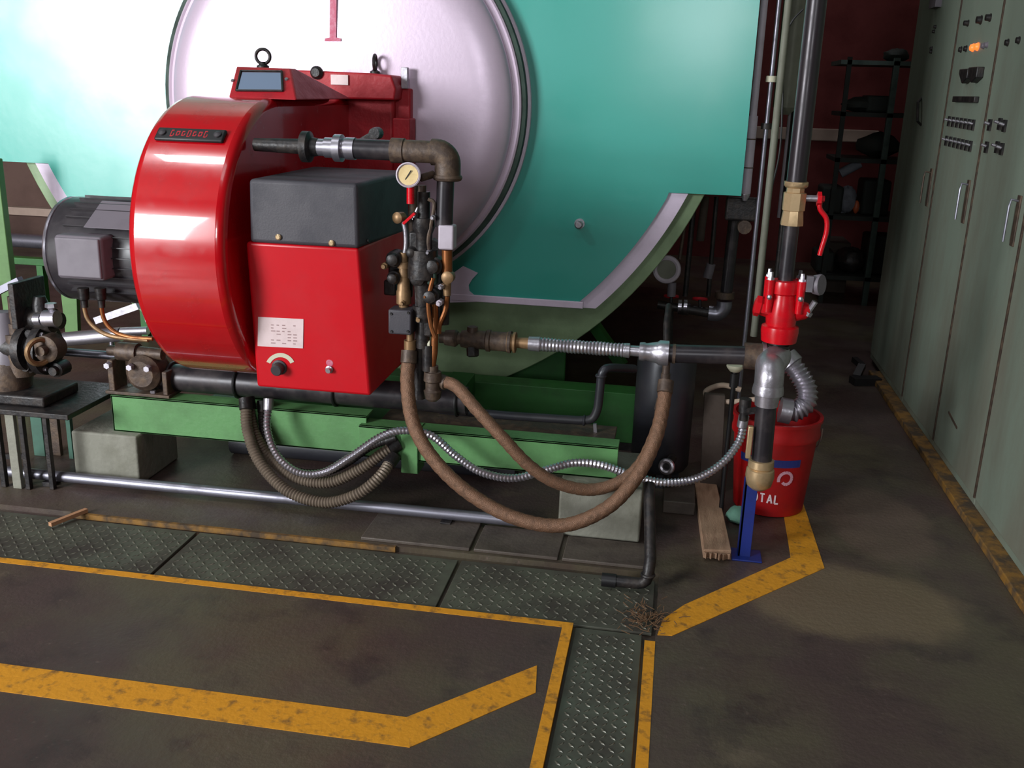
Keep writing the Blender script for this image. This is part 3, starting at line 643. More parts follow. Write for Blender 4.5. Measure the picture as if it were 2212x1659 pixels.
# linkage arm near the union and brackets to the burner
m = M().bar(PT(770, 312, YT+.12), PT(812, 288, YT+.12), .03, .02); m.lathe(PT(812, 288, YT+.1), -Yv, [(-.02, .02), (.02, .018)], 12); m.build('linkage_arm', DARKM, fp)
# pressure gauge
g = PT(883, 378, YT-.07); gr = RR(27, g); gd = V((.12, -1, .08)).normalized()
gg = M().lathe(g, gd, [(-.03, gr*.9), (0, gr*.98), (.004, gr), (.012, gr), (.014, gr*.9), (.008, gr*.82), (.008, .001)], 40).build('gauge_case', WPIPE, fp)
M().lathe(g+gd*.0085, gd, [(0, gr*.8), (.001, gr*.8)], 40).build('gauge_dial', CREAM, gg)
M().bar(g+gd*.011+V((-.009, 0, -.014)), g+gd*.011+V((.009, 0, .014)), .003, .0015, up=gd).build('gauge_needle', BLACK, gg)
m = M().cyl(g-Z*gr*.9+Yv*.02, g-Z*(gr+.05)+Yv*.02, .012, seg=10); m.build('gauge_stem', REDV, fp)
m = M().cyl(g+V((.03, .03, -.01)), g+V((.06, .065, -.0)), .012, seg=10); m.build('gauge_adapter', OLDM, fp)

# ------------------------------------------------------------------ braided hoses
def hose(name, ctrl, r, mt, label, cat, group=None, n=14, twist=True, corr=None, endm=None):
    m = M(); t = thing(name, ctrl[-1], label, cat, group)
    if corr: corrugated(m, ctrl, r, *corr)
    else:
        # braid: fine helical ribs
        pts = resample(spline(ctrl, n), .006); seg = 18; mm = m
        P = pts; nn = len(P); nrm = None; vs = []; fs = []
        for i, p in enumerate(P):
            t_ = (P[min(i+1, nn-1)]-P[max(i-1, 0)]).normalized()
            if nrm is None: nrm = t_.cross(V((0, 1, .1)))
            nrm = (nrm-t_*nrm.dot(t_)).normalized(); bq = t_.cross(nrm)
            for k in range(seg):
                an = 2*pi*k/seg; rr = r*(1+.05*cos(6*(an+i*.18))); vs.append(p+(nrm*cos(an)+bq*sin(an))*rr)
        for i in range(nn-1):
            for k in range(seg): fs.append((i*seg+k, i*seg+(k+1) % seg, (i+1)*seg+(k+1) % seg, (i+1)*seg+k))
        m.add(vs, fs+[tuple(range(seg)), tuple((nn-1)*seg+k for k in range(seg))])
    m.build('hose_body' if not corr else 'conduit_body', mt, t)
    sp = [V(c) for c in ctrl]
    for a, b_ in ((sp[0], sp[1]), (sp[-1], sp[-2])):
        d = (b_-a).normalized(); M().lathe(a-d*.012, d, [(0, r*.8), (0, r*1.18), (.04, r*1.18), (.044, r*.9)], 14).build('ferrule', endm or OLDM, t)
    return t
def H3(l): return [PY(x, y, Y) for x, y, Y in l]
hose('fuel_hose', H3([(884, 765, 3.0), (880, 830, 2.97), (893, 915, 2.93), (935, 990, 2.9), (1010, 1063, 2.88), (1110, 1118, 2.87), (1215, 1135, 2.88), (1310, 1098, 2.92), (1375, 1030, 2.98), (1415, 950, 3.05), (1432, 880, 3.12), (1438, 830, 3.16)]), RR(15, PY(900, 900, 2.95)), HOSE,
     'brown braided hose sagging lowest, in front of the right concrete block', 'hose', 'braided hoses')
hose('fuel_hose', H3([(948, 822, 3.02), (985, 835, 3.0), (1030, 885, 2.98), (1085, 945, 2.97), (1140, 1003, 2.98), (1200, 1042, 3.0), (1275, 1058, 3.04), (1340, 1040, 3.08), (1385, 1000, 3.12), (1418, 930, 3.17), (1432, 870, 3.2)]), RR(13.5, PY(1085, 945, 3.0)), HOSE,
     'brown braided hose running diagonally down from the burner, the upper of the two', 'hose', 'braided hoses')
RC = RR(13, PY(600, 1000, 3.1))
hose('cable_conduit', H3([(531, 868, 3.2), (535, 930, 3.15), (562, 1000, 3.1), (620, 1060, 3.06), (700, 1085, 3.05), (770, 1068, 3.06), (820, 1030, 3.1), (848, 990, 3.17)]), RC, CONDB,
     'brown corrugated conduit hanging lowest and outermost under the burner', 'conduit', 'conduits under the burner', corr=(.011, .16, 12), endm=DARKM)
hose('cable_conduit', H3([(536, 866, 3.24), (548, 930, 3.2), (585, 990, 3.15), (640, 1032, 3.12), (710, 1042, 3.12), (775, 1015, 3.14), (825, 980, 3.17), (856, 962, 3.2)]), RC, CONDB,
     'brown corrugated conduit nested inside the lowest loop under the burner', 'conduit', 'conduits under the burner', corr=(.011, .16, 12), endm=DARKM)
hose('dark_cable_loop', H3([(566, 872, 3.24), (568, 930, 3.22), (592, 985, 3.18), (640, 1018, 3.16), (700, 1020, 3.16), (750, 1000, 3.17), (800, 965, 3.19), (850, 948, 3.2)]), RC*.7, DARKM,
     'thin dark conduit just inside the brown loops under the burner', 'conduit', 'conduits under the burner', corr=(.011, .12, 10), endm=DARKM)
hose('silver_conduit', H3([(580, 868, 3.16), (578, 930, 3.13), (600, 985, 3.11), (645, 1020, 3.1), (700, 1020, 3.1), (760, 985, 3.1), (820, 945, 3.1), (870, 930, 3.1), (930, 940, 3.1), (985, 985, 3.1), (1040, 1020, 3.09), (1110, 1033, 3.08), (1180, 1015, 3.09), (1240, 1000, 3.1), (1300, 1005, 3.11), (1360, 1025, 3.13), (1430, 1042, 3.15), (1500, 1035, 3.18), (1560, 1000, 3.2), (1598, 950, 3.22), (1606, 905, 3.22)]), RR(9.5, PY(900, 930, 3.1)), CONDS,
     'shiny silver flexible conduit waving from the burner to the riser drop pipe', 'conduit', corr=(.0125, .2, 12), endm=GALV)

# ------------------------------------------------------------------ flexible connector + supply line + riser
YS = 3.2
def PS(x, y, Y=YS): return PY(x, y, Y)
fc = thing('flexible_connector', PS(1130, 752), 'braided stainless flexible connector with strainer and cone reducer, level between burner and riser', 'connector')
L0, L1 = PS(955, 726), PS(1460, 765); zz0 = L0.z; ax = (PS(1440, 763)-PS(960, 729)).normalized()
def along(px_, base=(960, 729)):   # point on the axis nearest that pixel column
    t = (px_-960)/(1440-960); return PS(960, 729)+(PS(1440, 763)-PS(960, 729))*t
def seg_(name, m_, px0, prof, mt, par=fc, seg=28): return M().lathe(along(px0), ax, prof, seg).build(name, mt, par)
def L(a, b_): return (along(b_)-along(a)).length
seg_('stub_pipe', None, 950, [(0, .02), (L(950, 1000), .02)], OLDM)
seg_('coupling', None, 962, [(0, .026), (L(962, 985), .03), (L(962, 990), .024)], OLDM)
seg_('strainer_body', None, 998, [(0, .028), (.02, .032), (L(998, 1052), .032), (L(998, 1055), .038), (L(998, 1062), .038), (L(998, 1064), .033), (L(998, 1100), .034), (L(998, 1102), .038), (L(998, 1108), .038)], OLDM)
p = along(1022); M().lathe(p, V((.1, -.2, -1)), [(0, .022), (.055, .022), (.06, .015)], 6).build('drain_plug', DARKM, fc)
M().lathe(p, V((0, 0, 1)), [(0, .02), (.045, .018)], 12).build('boss', OLDM, fc)
seg_('hex_union', None, 1100, [(0, .036), (L(1100, 1105), .036), (L(1100, 1106), .03), (L(1100, 1112), .03), (L(1100, 1113), .036), (L(1100, 1118), .036), (L(1100, 1120), .018), (L(1100, 1150), .02)], BRASSD)
seg_('end_sleeve', None, 1146, [(0, .024), (L(1146, 1170), .026), (L(1146, 1172), .022)], GALV)
pts = resample([along(1170), along(1355)], .003); wob = [.0225+.0015*sin(i*1.57)+.001*sin(i*.21) for i in range(len(pts))]
M().tube(pts, wob, 20).build('steel_braid', CONDS, fc)
seg_('end_sleeve', None, 1350, [(0, .024), (L(1350, 1362), .025), (L(1350, 1364), .018), (L(1350, 1385), .018)], GALV)
seg_('cone_reducer', None, 1383, [(0, .03), (L(1383, 1393), .032), (L(1383, 1397), .029), (L(1383, 1420), .036), (L(1383, 1425), .042), (L(1383, 1444), .042), (L(1383, 1446), .03)], GALV)
riser = thing('supply_riser', PF(1640, 1180, 0), 'tall black supply pipe with red strainer, brass ball valve and silver elbows', 'pipe')
A0 = along(1446); A1 = PS(1612, 768, YS)
M().cyl(A0, A1, .031, seg=24).build('level_pipe', BPIPE, riser)
M().lathe(A0+ax*.01, ax, [(0, .033), (.01, .033)], 24).build('thread_ring', OLDM, riser)
tee = PS(1632, 770, YS)
M().lathe(PS(1607, 768, YS), ax, [(0, .044), (RR(42, tee), .044), (RR(42, tee)+.004, .04)], 24).build('tee_collar', OLDM, riser)
T = PS(1678, 770, YS)
M().lathe(PS(1645, 769, YS), ax, [(0, .046), (.012, .046), (.014, .04), (.05, .042)], 24).build('tee_body', GALV, riser)
M().ball(T, .046, seg=20).build('tee_ball', GALV, riser)
M().lathe(T, Z, [(0, .036), (.04, .036), (.042, .03), (.075, .03)], 20).build('tee_neck', DARKM, riser)
# elbow coming forward and down
E0 = PS(1663, 792, YS-.07)
arc = [V(T), V((T.x-.01, YS-.03, T.z-.004))]+[V((E0.x, YS-.05-.04*sin(radians(a)), E0.z-.04+.04*cos(radians(a)))) for a in range(0, 91, 15)]
EZ = PS(1662, 860, YS-.09)
M().tube(arc+[V((E0.x, YS-.09, EZ.z+.02))], .046, 22).build('drop_elbow', GALV, riser)
M().lathe((E0.x, YS-.09, EZ.z+.045), -Z, [(0, .047), (.02, .05), (.03, .05), (.034, .04), (.07, .037)], 24).build('elbow_socket', GALV, riser)
Bt = PS(1652, 1000, YS-.09); Tp = V((E0.x, YS-.09, EZ.z-.02)); Bt.x = E0.x+.004
M().cyl(Tp, Bt, .033, seg=24).build('drop_pipe', BPIPE, riser)
M().lathe(Bt+Z*.012, -Z, [(0, .034), (.002, .041), (.025, .042), (.03, .038), (.034, .045), (.06, .047), (.09, .04), (.105, .022), (.11, .005)], 24).build('brass_cap', BRASS, riser)
M().box((Bt.x-.055, YS-.12, Bt.z+.02), (Bt.x-.038, YS-.1, Bt.z+.13)).build('brass_strap', BRASS, riser, bevel=.003)
M().lathe(PS(1606, 908, YS-.03), Z, [(0, .014), (.03, .015), (.03, .02), (.075, .02)], 12).build('conduit_fitting', DARKM, riser)
M().cyl(PS(1608, 890, YS-.03), PS(1640, 885, YS-.09), .012, seg=8).build('switch_stem', DARKM, riser)
p = PY(1437, 822, 3.18); M().lathe((p.x, YS, p.z-.01), Z, [(0, .016), (.03, .016), (.03, .013), (A0.z-p.z-.01, .013)], 14).build('hose_nipple', OLDM, riser)
# red strainer valve
V0 = PS(1678, 736, YS); V1 = PS(1690, 592, YS); vx = T.x; hV = V1.z-V0.z
base = V((vx, YS, V0.z))
rv = M().lathe(base, Z, [(-.005, .03), (0, .056), (.035, .06), (.05, .058), (.055, .047), (.09, .05), (.13, .043), (.155, .04), (.16, .047), (.172, .048), (hV-.03, .048), (hV-.02, .046), (hV-.018, .038)], 28).build('red_valve', REDV, riser)
tag(rv, 'bright red cast valve')
for sx, sy in ((-.048, -.03), (.048, -.03), (.048, .03), (-.048, .03)):
    M().lathe(base+V((sx, sy, .16)), Z, [(-.06, .012), (hV-.175, .014)], 12).build('bolt_lug', REDV, rv)
    M().lathe(base+V((sx, sy, hV-.02)), Z, [(0, .012), (.012, .012), (.012, .007), (.03, .006)], 6).build('bolt', GALV, rv)
    M().ball(base+V((sx, sy-.014, .15)), .009, seg=8).build('bolt_head', GALV, rv)
M().lathe(base+V((-.04, -.0, .105)), V((-1, 0, .15)), [(0, .03), (.03, .028), (.03, .034), (.045, .034), (.05, .02)], 6).build('side_plug', REDV, rv)
M().lathe(base+V((.04, 0, .10)), V((1, 0, .2)), [(0, .032), (.03, .03), (.045, .022)], 14).build('side_boss', REDV, rv)
g = base+V((.092, -.02, .12)); M().lathe(base+V((.075, -.01, .095)), V((.5, -.1, 1)), [(0, .018), (.012, .018), (.012, .01), (.05, .01)], 8).build('gauge_stem', GALV, rv)
gd = V((.85, -.55, .1)).normalized(); gc = base+V((.1, -.02, .195))
M().lathe(gc, gd, [(-.014, .03), (.006, .034), (.012, .032), (.012, .001)], 28).build('side_gauge', BOXG, rv)
M().bar(gc+V((-.03, -.02, -.02)), gc+V((-.03, -.02, .03)), .02, .02).build('gauge_bracket', ALU, rv)
# pipe between valve and brass ball valve
def rp(x, y): p = PS(x, y, YS); return V((vx+(0), YS, p.z))
z1_, z2_, z3_ = base.z+hV-.03, PS(1705, 486, YS).z, PS(1714, 392, YS).z
M().cyl((vx, YS, z1_), (vx, YS, z2_+.01), .024, seg=22).build('riser_pipe', BPIPE, riser)
bv = M().lathe((vx, YS, z2_), Z, [(0, .036), (.008, .036), (.045, .032), (.047, .036), (.1, .036), (.102, .028), (.115, .028), (.117, .034), (z3_-z2_-.012, .038), (z3_-z2_, .038)], 8).build('brass_ball_valve', BRASS, riser)
lv = M(); zc_ = z2_+.085; lv.cyl((vx, YS, zc_), (vx+.07, YS, zc_), .01, seg=10); lv.build('valve_stem', GALV, bv)
n0 = V((vx+.078, YS, zc_)); M().lathe(n0-X*.01, X, [(0, .022), (.012, .022), (.014, .01), (.022, .01)], 6).build('stem_nut', REDV, bv)
M().tube(spline([n0, n0+V((.002, -.0, -.03)), n0+V((.025, 0, -.06)), n0+V((.03, 0, -.1)), n0+V((.022, 0, -.15)), n0+V((.018, 0, -.175))], 6), .0078, 10).build('lever_handle', REDV, bv)
ztop = 2.6
M().cyl((vx, YS, z3_-.005), (vx, YS, ztop), .03, seg=26).build('upper_riser', mat('grey_black_pipe', (52, 46, 50), .28, .4, col2=(40, 36, 38), amt=.6, scale=10), riser)

# thin vertical pipes to the right of the boiler
def vpipe(name, x0, y0_, x1_, y1__, Y, rpx, mt, label, group=None, zlow=None):
    a, b_ = PY(x0, y0_, Y), PY(x1_, y1__, Y); x = (a.x+b_.x)/2; r = RR(rpx, a); zz = b_.z if zlow is None else zlow
    t = thing(name, (x, Y, zz), label, 'pipe', group)
    M().cyl((x, Y, zz), (x, Y, 3.1 if y0_ <= 0 else a.z), r, seg=18).build('pipe', mt, t); return t, V((x, Y, zz)), r
YV = 4.28
t, b0, r_ = vpipe('drain_pipe', 1650, 0, 1612, 418, YV, 8, WPIPE, 'white vertical pipe hugging the right edge of the teal cladding', 'pipes beside the boiler')
M().cyl((b0.x, YV, b0.z-.0), (b0.x, YV, PY(1620, 250, YV).z), r_*1.35, seg=18).build('thick_sleeve', WPIPE, t)
for yy in (300, 362): M().torus((b0.x, YV, PY(1615, yy, YV).z), Z, r_*1.36, .0025, 18, 6).build('joint_ring', OLDM, t)
M().lathe(b0, -Z, [(0, r_*1.3), (.006, r_*1.3), (.03, r_*.6)], 18).build('end_cone', GALV, t)
t, b0, r_ = vpipe('sense_pipe', 1668, 0, 1626, 700, 4.3, 5, STEEL, 'thin steel pipe beside the white one, right of the boiler', 'pipes beside the boiler', zlow=.2)
for yy, mm in ((170, CREAMP), (272, DARKM)): M().lathe((b0.x, 4.3, PY(1640, yy, 4.3).z), Z, [(-.012, .022), (.012, .022)], 12).build('coupling', mm, t)
t, b0, r_ = vpipe('lagged_pipe', 1716, 0, 1700, 232, 4.5, 27, LAGG, 'fat grey-green lagged pipe ending behind the black riser', 'pipes beside the boiler')
M().lathe(b0+Z*.01, -Z, [(0, r_), (.02, r_*.8), (.04, r_*.35)], 24).build('lagging_cone', LAGG, t)
t, b0, r_ = vpipe('grey_pipe', 1697, 0, 1632, 745, 4.05, 8, LAGG, 'slim grey pipe rising straight behind the red valve', 'pipes beside the boiler', zlow=.55)
t, b0, r_ = vpipe('bright_pipe', 1740, 0, 1683, 470, 4.6, 8, WPIPE, 'bright pipe seen below the lagged pipe end', 'pipes beside the boiler')
t, b0, r_ = vpipe('dark_pipe', 1742, 0, 1698, 430, 4.55, 7, DARKM, 'dark narrow pipe directly left of the tall riser', 'pipes beside the boiler', zlow=.0)
m = M().tube(spline([PY(1735, 20, 4.2), PY(1712, 45, 4.2), PY(1697, 80, 4.2), PY(1692, 150, 4.2), PY(1690, 230, 4.2), PY(1684, 330, 4.15), PY(1664, 420, 4.1), PY(1650, 500, 4.05)], 8), .004, 6)
tag(m.build('black_wire', BLACK), 'loose black wire hanging along the grey lagged pipe', 'wire')

# ------------------------------------------------------------------ blue stand under the drop pipe
bs = thing('blue_stand', PF(1630, 1172), 'blue painted steel angle stand propping the drop pipe cap', 'stand')
g = PF(1625, 1170); st = V((E0.x-.035, YS-.07, 0)); top = Bt.z-.07
bxm = M(); sx = g.x+.02; sy = YS-.09
sx = E0.x-.02
for (a, b_) in (((-.02, -.0), (-.012, .045)), ((-.02, -.0), (.022, .008))):
    bxm.box((sx+a[0], sy+a[1], 0), (sx+b_[0], sy+b_[1], top))
bxm.build('angle_leg', BLUE, bs, bevel=.001)
M().box((sx-.04, sy-.03, 0), (sx+.06, sy+.06, .006)).build('base_plate', BLUE, bs, bevel=.002)

# ------------------------------------------------------------------ bucket
bc = PF(1662, 1085); bc.z = 0; by = 3.6; bc = V((PY(1658, 1085, by).x, by, 0)); rb, rt, hb = .13, .158, .37
bk = thing('bucket', bc, 'red plastic oil bucket with white lettering behind the blue stand', 'bucket')
body = M().lathe(bc, Z, [(0, rb*.96), (.004, rb), (hb*.8, rb+(rt-rb)*.8), (hb*.8, rt*1.02), (hb*.83, rt*1.03), (hb*.88, rt), (hb*.97, rt*1.01), (hb*.97, rt*1.05), (hb, rt*1.05), (hb, rt*.97), (.02, rb*.93), (.02, .01)], 48).build('bucket_body', BUCK, bk)
def bw(a, z, off=.0012):   # point on bucket wall, a = angle from -Y towards +X
    r = rb+(rt-rb)*z/hb+off; return V((bc.x+r*sin(a), bc.y-r*cos(a), z))
def patch(name, poly2, mt, par=body, off=.0012):
    m = M()
    for (a0_, a1_, z0_, z1__) in poly2:
        n = max(1, int(abs(a1_-a0_)/.1)); vs = []
        for k in range(n+1):
            a = a0_+(a1_-a0_)*k/n; vs += [bw(a, z0_, off), bw(a, z1__, off)]
        m.add(vs, [(2*k, 2*k+2, 2*k+3, 2*k+1) for k in range(n)])
    return m.build(name, mt, par, smooth=False)
patch('blue_band', [(-1.0, .62, .205, .235)], BLUEP)
# letters T O T A L drawn as strokes
def stroke(m, a0_, z0_, a1_, z1__, w=.006, off=.0018):
    p0, p1 = bw(a0_, z0_, off), bw(a1_, z1__, off); m.bar(p0, p1, w, .001, up=(p0-V((bc.x, bc.y, z0_))).normalized())
lm = M(); zl, hl = .06, .034; cw = .17; a = -.72
def letter(ch, a):
    w = .12; z0_, z1__ = zl, zl+hl; mid = a+w/2
    if ch == 'T': stroke(lm, a, z1__, a+w, z1__); stroke(lm, mid, z0_, mid, z1__)
    if ch == 'O':
        for k in range(12):
            t0_, t1_ = 2*pi*k/12, 2*pi*(k+1)/12
            stroke(lm, mid+w/2*cos(t0_), z0_+hl/2+hl/2*sin(t0_), mid+w/2*cos(t1_), z0_+hl/2+hl/2*sin(t1_))
    if ch == 'A': stroke(lm, a, z0_, mid, z1__); stroke(lm, mid, z1__, a+w, z0_); stroke(lm, a+.03, z0_+hl*.35, a+w-.03, z0_+hl*.35)
    if ch == 'L': stroke(lm, a, z0_, a, z1__); stroke(lm, a, z0_, a+w*.8, z0_)
for ch in 'TOTAL': letter(ch, a); a += .195
lm.build('lettering', mat('white_print', (230, 205, 210), .5), body, smooth=False)
em = M()
for k in range(14):
    t0_, t1_ = radians(200-k*24), radians(200-(k+1)*24); r0 = .2-.006*k; 
    stroke(em, .28+r0*cos(t0_), .16+r0*.16*sin(t0_), .28+(r0-.006)*cos(t1_), .16+(r0-.006)*.16*sin(t1_), w=.011)
em.build('round_emblem', PINKP, body, smooth=False)
m = M(); pts = [bw(-pi/2, hb*.9, .01), bw(-1.2, hb*.62, .012), bw(-.5, hb*.5, .012), bw(.2, hb*.5, .012), bw(.9, hb*.6, .012), bw(pi/2, hb*.9, .01)]
M().tube(spline([bw(1.35, hb*.9, .01), bw(1.5, hb*.75, .012), bw(1.9, hb*.6, .012), bw(2.6, hb*.55, .012)], 6), .003, 6).build('wire_handle', GALV, bk)
# aluminium duct lying over bucket rim
hose('flexible_duct', [PY(1700, 778, 3.62), PY(1720, 800, 3.6), PY(1742, 838, 3.58), PY(1740, 872, 3.56), PY(1712, 890, 3.54), PY(1692, 886, 3.54)], .04, GALV,
     'crinkled silver flexible duct curling over the rim of the red bucket', 'duct', corr=(.016, .22, 16), endm=GALV)
m = M().tube(spline([PY(1600, 842, 3.85), PY(1560, 832, 3.85), PY(1525, 845, 3.85), PY(1535, 862, 3.83), PY(1580, 868, 3.8), PY(1640, 862, 3.72)], 8), .011, 10)
tag(m.build('beige_hose', mat('beige_rubber', (168, 146, 128), .6)), 'looped beige rubber hose left of the bucket rim', 'hose')
vr = thing('capped_rod', PF(1575, 1010), 'thin black rod topped by a cream cup, left of the silver elbow', 'rod')
p = PY(1588, 795, 3.45)
M().lathe(p, -Z, [(-.012, .03), (-.006, .031), (.0, .028), (.012, .018), (.016, .006)], 20).build('cream_cup', CREAMP, vr)
M().cyl(p-Z*.012, (p.x, 3.45, .0), .009, seg=10).build('rod', BLACK, vr)
M().cyl(p-Z*.02, p-Z*.07, .015, seg=10).build('rod_sleeve', BLACK, vr)

# ------------------------------------------------------------------ dark upright tank behind the hoses
yt_ = 3.75; a, b_ = PY(1372, 850, yt_), PY(1500, 850, yt_); tx_, tr = (a.x+b_.x)/2, (b_.x-a.x)/2
tk = thing('upright_tank', (tx_, yt_, 0), 'dark upright cylindrical tank behind the right ends of the hoses', 'tank')
M().lathe((tx_, yt_, .06), Z, [(0, tr*.9), (.02, tr), (.44, tr), (.47, tr*.9), (.49, tr*.5), (.5, .02)], 40).build('tank_body', TANKM, tk)
for k in range(3):
    a = 2*pi*k/3+.6; M().box((tx_+tr*.7*cos(a)-.015, yt_+tr*.7*sin(a)-.015, 0), (tx_+tr*.7*cos(a)+.015, yt_+tr*.7*sin(a)+.015, .08)).build('leg', TANKM, tk)
tag(M().tube([PY(1438, 800, 3.5), PY(1440, 700, 3.6), PY(1445, 660, 3.7)], .012, 10).build('drain_stub', DARKM), 'dark stub pipe rising behind the cone reducer', 'pipe')
# ------------------------------------------------------------------ bent black pipe over the beam
YK = 3.38
kp = [PY(950, 885, YK), PY(1100, 898, YK), PY(1255, 908, YK), PY(1283, 903, YK), PY(1294, 880, YK), PY(1298, 820, YK), PY(1305, 800, YK+.01), PY(1325, 794, YK+.03), PY(1370, 797, YK+.1)]
k_ = thing('bent_pipe', kp[3], 'dark pipe running along the beam then stepping up to the tank', 'pipe')
def rounded(pts, n=6): return spline(pts, n)
M().tube([kp[0], kp[1], PY(1250, 908, YK)]+spline([PY(1250, 908, YK), PY(1278, 905, YK), PY(1290, 885, YK), PY(1294, 860, YK)], 5)[1:]+[PY(1297, 830, YK)]+spline([PY(1298, 818, YK), PY(1303, 802, YK), PY(1318, 795, YK+.02), PY(1370, 797, YK+.12)], 5), .016, 14).build('pipe', TANKM, k_)
for a in ((1262, 908), (1298, 812)): M().torus(PY(*a, YK), X if a[0] == 1262 else Z, .016, .005, 16, 6).build('socket_ring', TANKM, k_)
M().bar(PY(1285, 915, YK), PY(1287, 945, YK), .012, .012).build('support_bolt', GALV, k_)
# ------------------------------------------------------------------ standpipe with foot elbow on the floor
ysp = 2.83
sp0 = PY(1400, 1262, ysp); sp = thing('floor_standpipe', (sp0.x, ysp, 0), 'black pipe standing in front of the hoses, turning left at the floor', 'pipe')
zt3 = .5; q1_ = PF(1305, 1262, .022); xx = PF(1398, 1262, .022)
tp3 = PY(1402, 1045, 3.02)
cx3, cy3 = xx.x, xx.y
M().tube([V(tp3), V((cx3+.004, cy3+.02, .1)), V((cx3, cy3, .05))]+[V((cx3-.028+.028*cos(radians(a)), cy3, .05-.028*sin(radians(a)))) for a in (30, 60, 90)]+[V((q1_.x, cy3, .022))], .0185, 16).build('pipe', DARKM, sp)
M().cyl((q1_.x-.01, cy3, .022), (q1_.x+.035, cy3, .022), .022, seg=16).build('end_socket', BLACK, sp)
M().torus((cx3, cy3, .055), Z, .019, .005, 16, 6).build('elbow_ring', DARKM, sp)
# small ring flange on the floor
p = PY(1440, 1008, 3.5); fo = thing('loose_flange', p, 'small dark ring flange on a stub behind the silver conduit', 'flange')
M().torus(p, V((-.3, -1, .2)), .022, .01, 24, 8).build('ring', GALV, fo); M().cyl(p, p+V((.02, .12, -.01)), .018, seg=14).build('stub', DARKM, fo)
M().cyl(p+V((.01, .06, -.01)), (p.x+.01, 3.56, 0), .012, seg=10).build('foot', DARKM, fo)
# ------------------------------------------------------------------ timber
pk = thing('timber_plank', PF(1540, 1130), 'pale timber plank lying on the floor with a broken near end', 'plank')
a0_, a1_, b0_, b1_ = PF(1520, 1188, .03), PF(1580, 1190, .03), PF(1500, 1060, .03), PF(1548, 1058, .03)
m = M(); m.hexa([(a0_.x, a0_.y, 0), (a1_.x, a1_.y, 0), (b1_.x, b1_.y+.1, 0), (b0_.x, b0_.y+.1, 0), (a0_.x, a0_.y, .032), (a1_.x, a1_.y, .032), (b1_.x, b1_.y+.1, .032), (b0_.x, b0_.y+.1, .032)]); m.build('board', WOOD, pk, bevel=.003)
m = M()
for k in range(6):
    x = a0_.x+(a1_.x-a0_.x)*(k+.5)/6; m.prism([(x-.008, a0_.y+.002, .004), (x+.008, a0_.y+.002, .004), (x+random.uniform(-.006, .006), a0_.y-random.uniform(.01, .03), .01)], (0, 0, .02))
m.build('splintered_end', WOOD, pk, smooth=False)
cr = thing('leaning_board', PF(1530, 1040), 'dark brown board leaning upright between the tank and the bucket', 'board')
a, b_ = PY(1512, 1050, 3.68), PY(1558, 1050, 3.68)
M().hexa([(a.x, 3.66, 0), (b_.x, 3.66, 0), (b_.x, 3.69, 0), (a.x, 3.69, 0), (a.x-.01, 3.8, .36), (b_.x-.01, 3.8, .36), (b_.x-.01, 3.83, .36), (a.x-.01, 3.83, .36)]).build('board', WOODD, cr, bevel=.003)
m = M().box((PF(1430, 1120).x, 3.42, 0), (PF(1500, 1120).x, 3.62, .05)); tag(m.build('dark_brick', SLAB, bevel=.004), 'dark brick lying beside the right concrete block', 'brick')
s0, s1 = PF(108, 1133, .01), PF(187, 1102, .01)
tag(M().bar(s0+Z*.0, s1+Z*.0, .016, .014).build('wooden_batten', mat('tan_wood', (176, 130, 96), .7)), 'short tan wooden batten lying across the green floor plates', 'batten')
c = [PF(832, 1106, .003), PF(915, 1112, .003), PF(905, 1130, .003), PF(840, 1118, .003)]
m = M().prism(c, (0, 0, .003)); tag(m.build('cardboard_scrap', CARD, smooth=False), 'torn brown cardboard scrap on the floor below the conduits', 'cardboard')
p = PF(970, 1162, .005); tag(M().bar(p-X*.025, p+X*.025, .012, .006).build('paper_scrap', WHITE), 'tiny pale paper scrap on the dark floor slab', 'paper')
p = PF(1598, 1135, 0); tag(M().ball((p.x, p.y+.03, .028), .055, (1, .8, .6), 14, .12).build('green_rag', TEALR), 'crumpled pale green rag at the foot of the bucket', 'rag')
st_ = M(); rs = random.Random(3)
for k in range(150):
    c = PF(1392, 1340, .003); r = abs(rs.gauss(0, .06)); a = rs.uniform(0, 2*pi); an = rs.uniform(0, pi); l_ = rs.uniform(.008, .03)
    p = V((c.x+r*cos(a)*.8, c.y+r*sin(a), rs.uniform(.003, .012))); st_.bar(p, p+V((cos(an)*l_, sin(an)*l_, rs.uniform(-.002, .01))), .0018, .0015)
tag(st_.build('straw_debris', STRAW, smooth=False), 'scattered brown fibres where the floor channels meet', 'debris', kind='stuff')
# ------------------------------------------------------------------ long pipe on the floor
zz = .035; a, b_ = PF(-60, 1033, zz), PF(1185, 1106, zz); yy = (PF(200, 1052, zz).y+PF(900, 1090, zz).y)/2
lp = thing('floor_pipe', ((a.x+b_.x)/2, yy, 0), 'long silver pipe lying low along the floor in front of the concrete blocks', 'pipe')
M().cyl((a.x, yy+.0, zz), (b_.x, yy+.01, zz), .02, seg=18).build('pipe', STEEL, lp)
for px_ in (70, 1000): x = PF(px_, 1060, .02).x; M().box((x-.02, yy-.03, 0), (x+.02, yy+.03, .018)).build('pipe_rest', DARKM, lp, bevel=.002)
# second, dark duct lying behind it
m = M().cyl((-1.75, 3.62, .055), (-.55, 3.62, .055), .055, seg=22); tag(m.build('dark_drain_pipe', TANKM), 'dark drain pipe lying on the floor under the green beam', 'pipe')

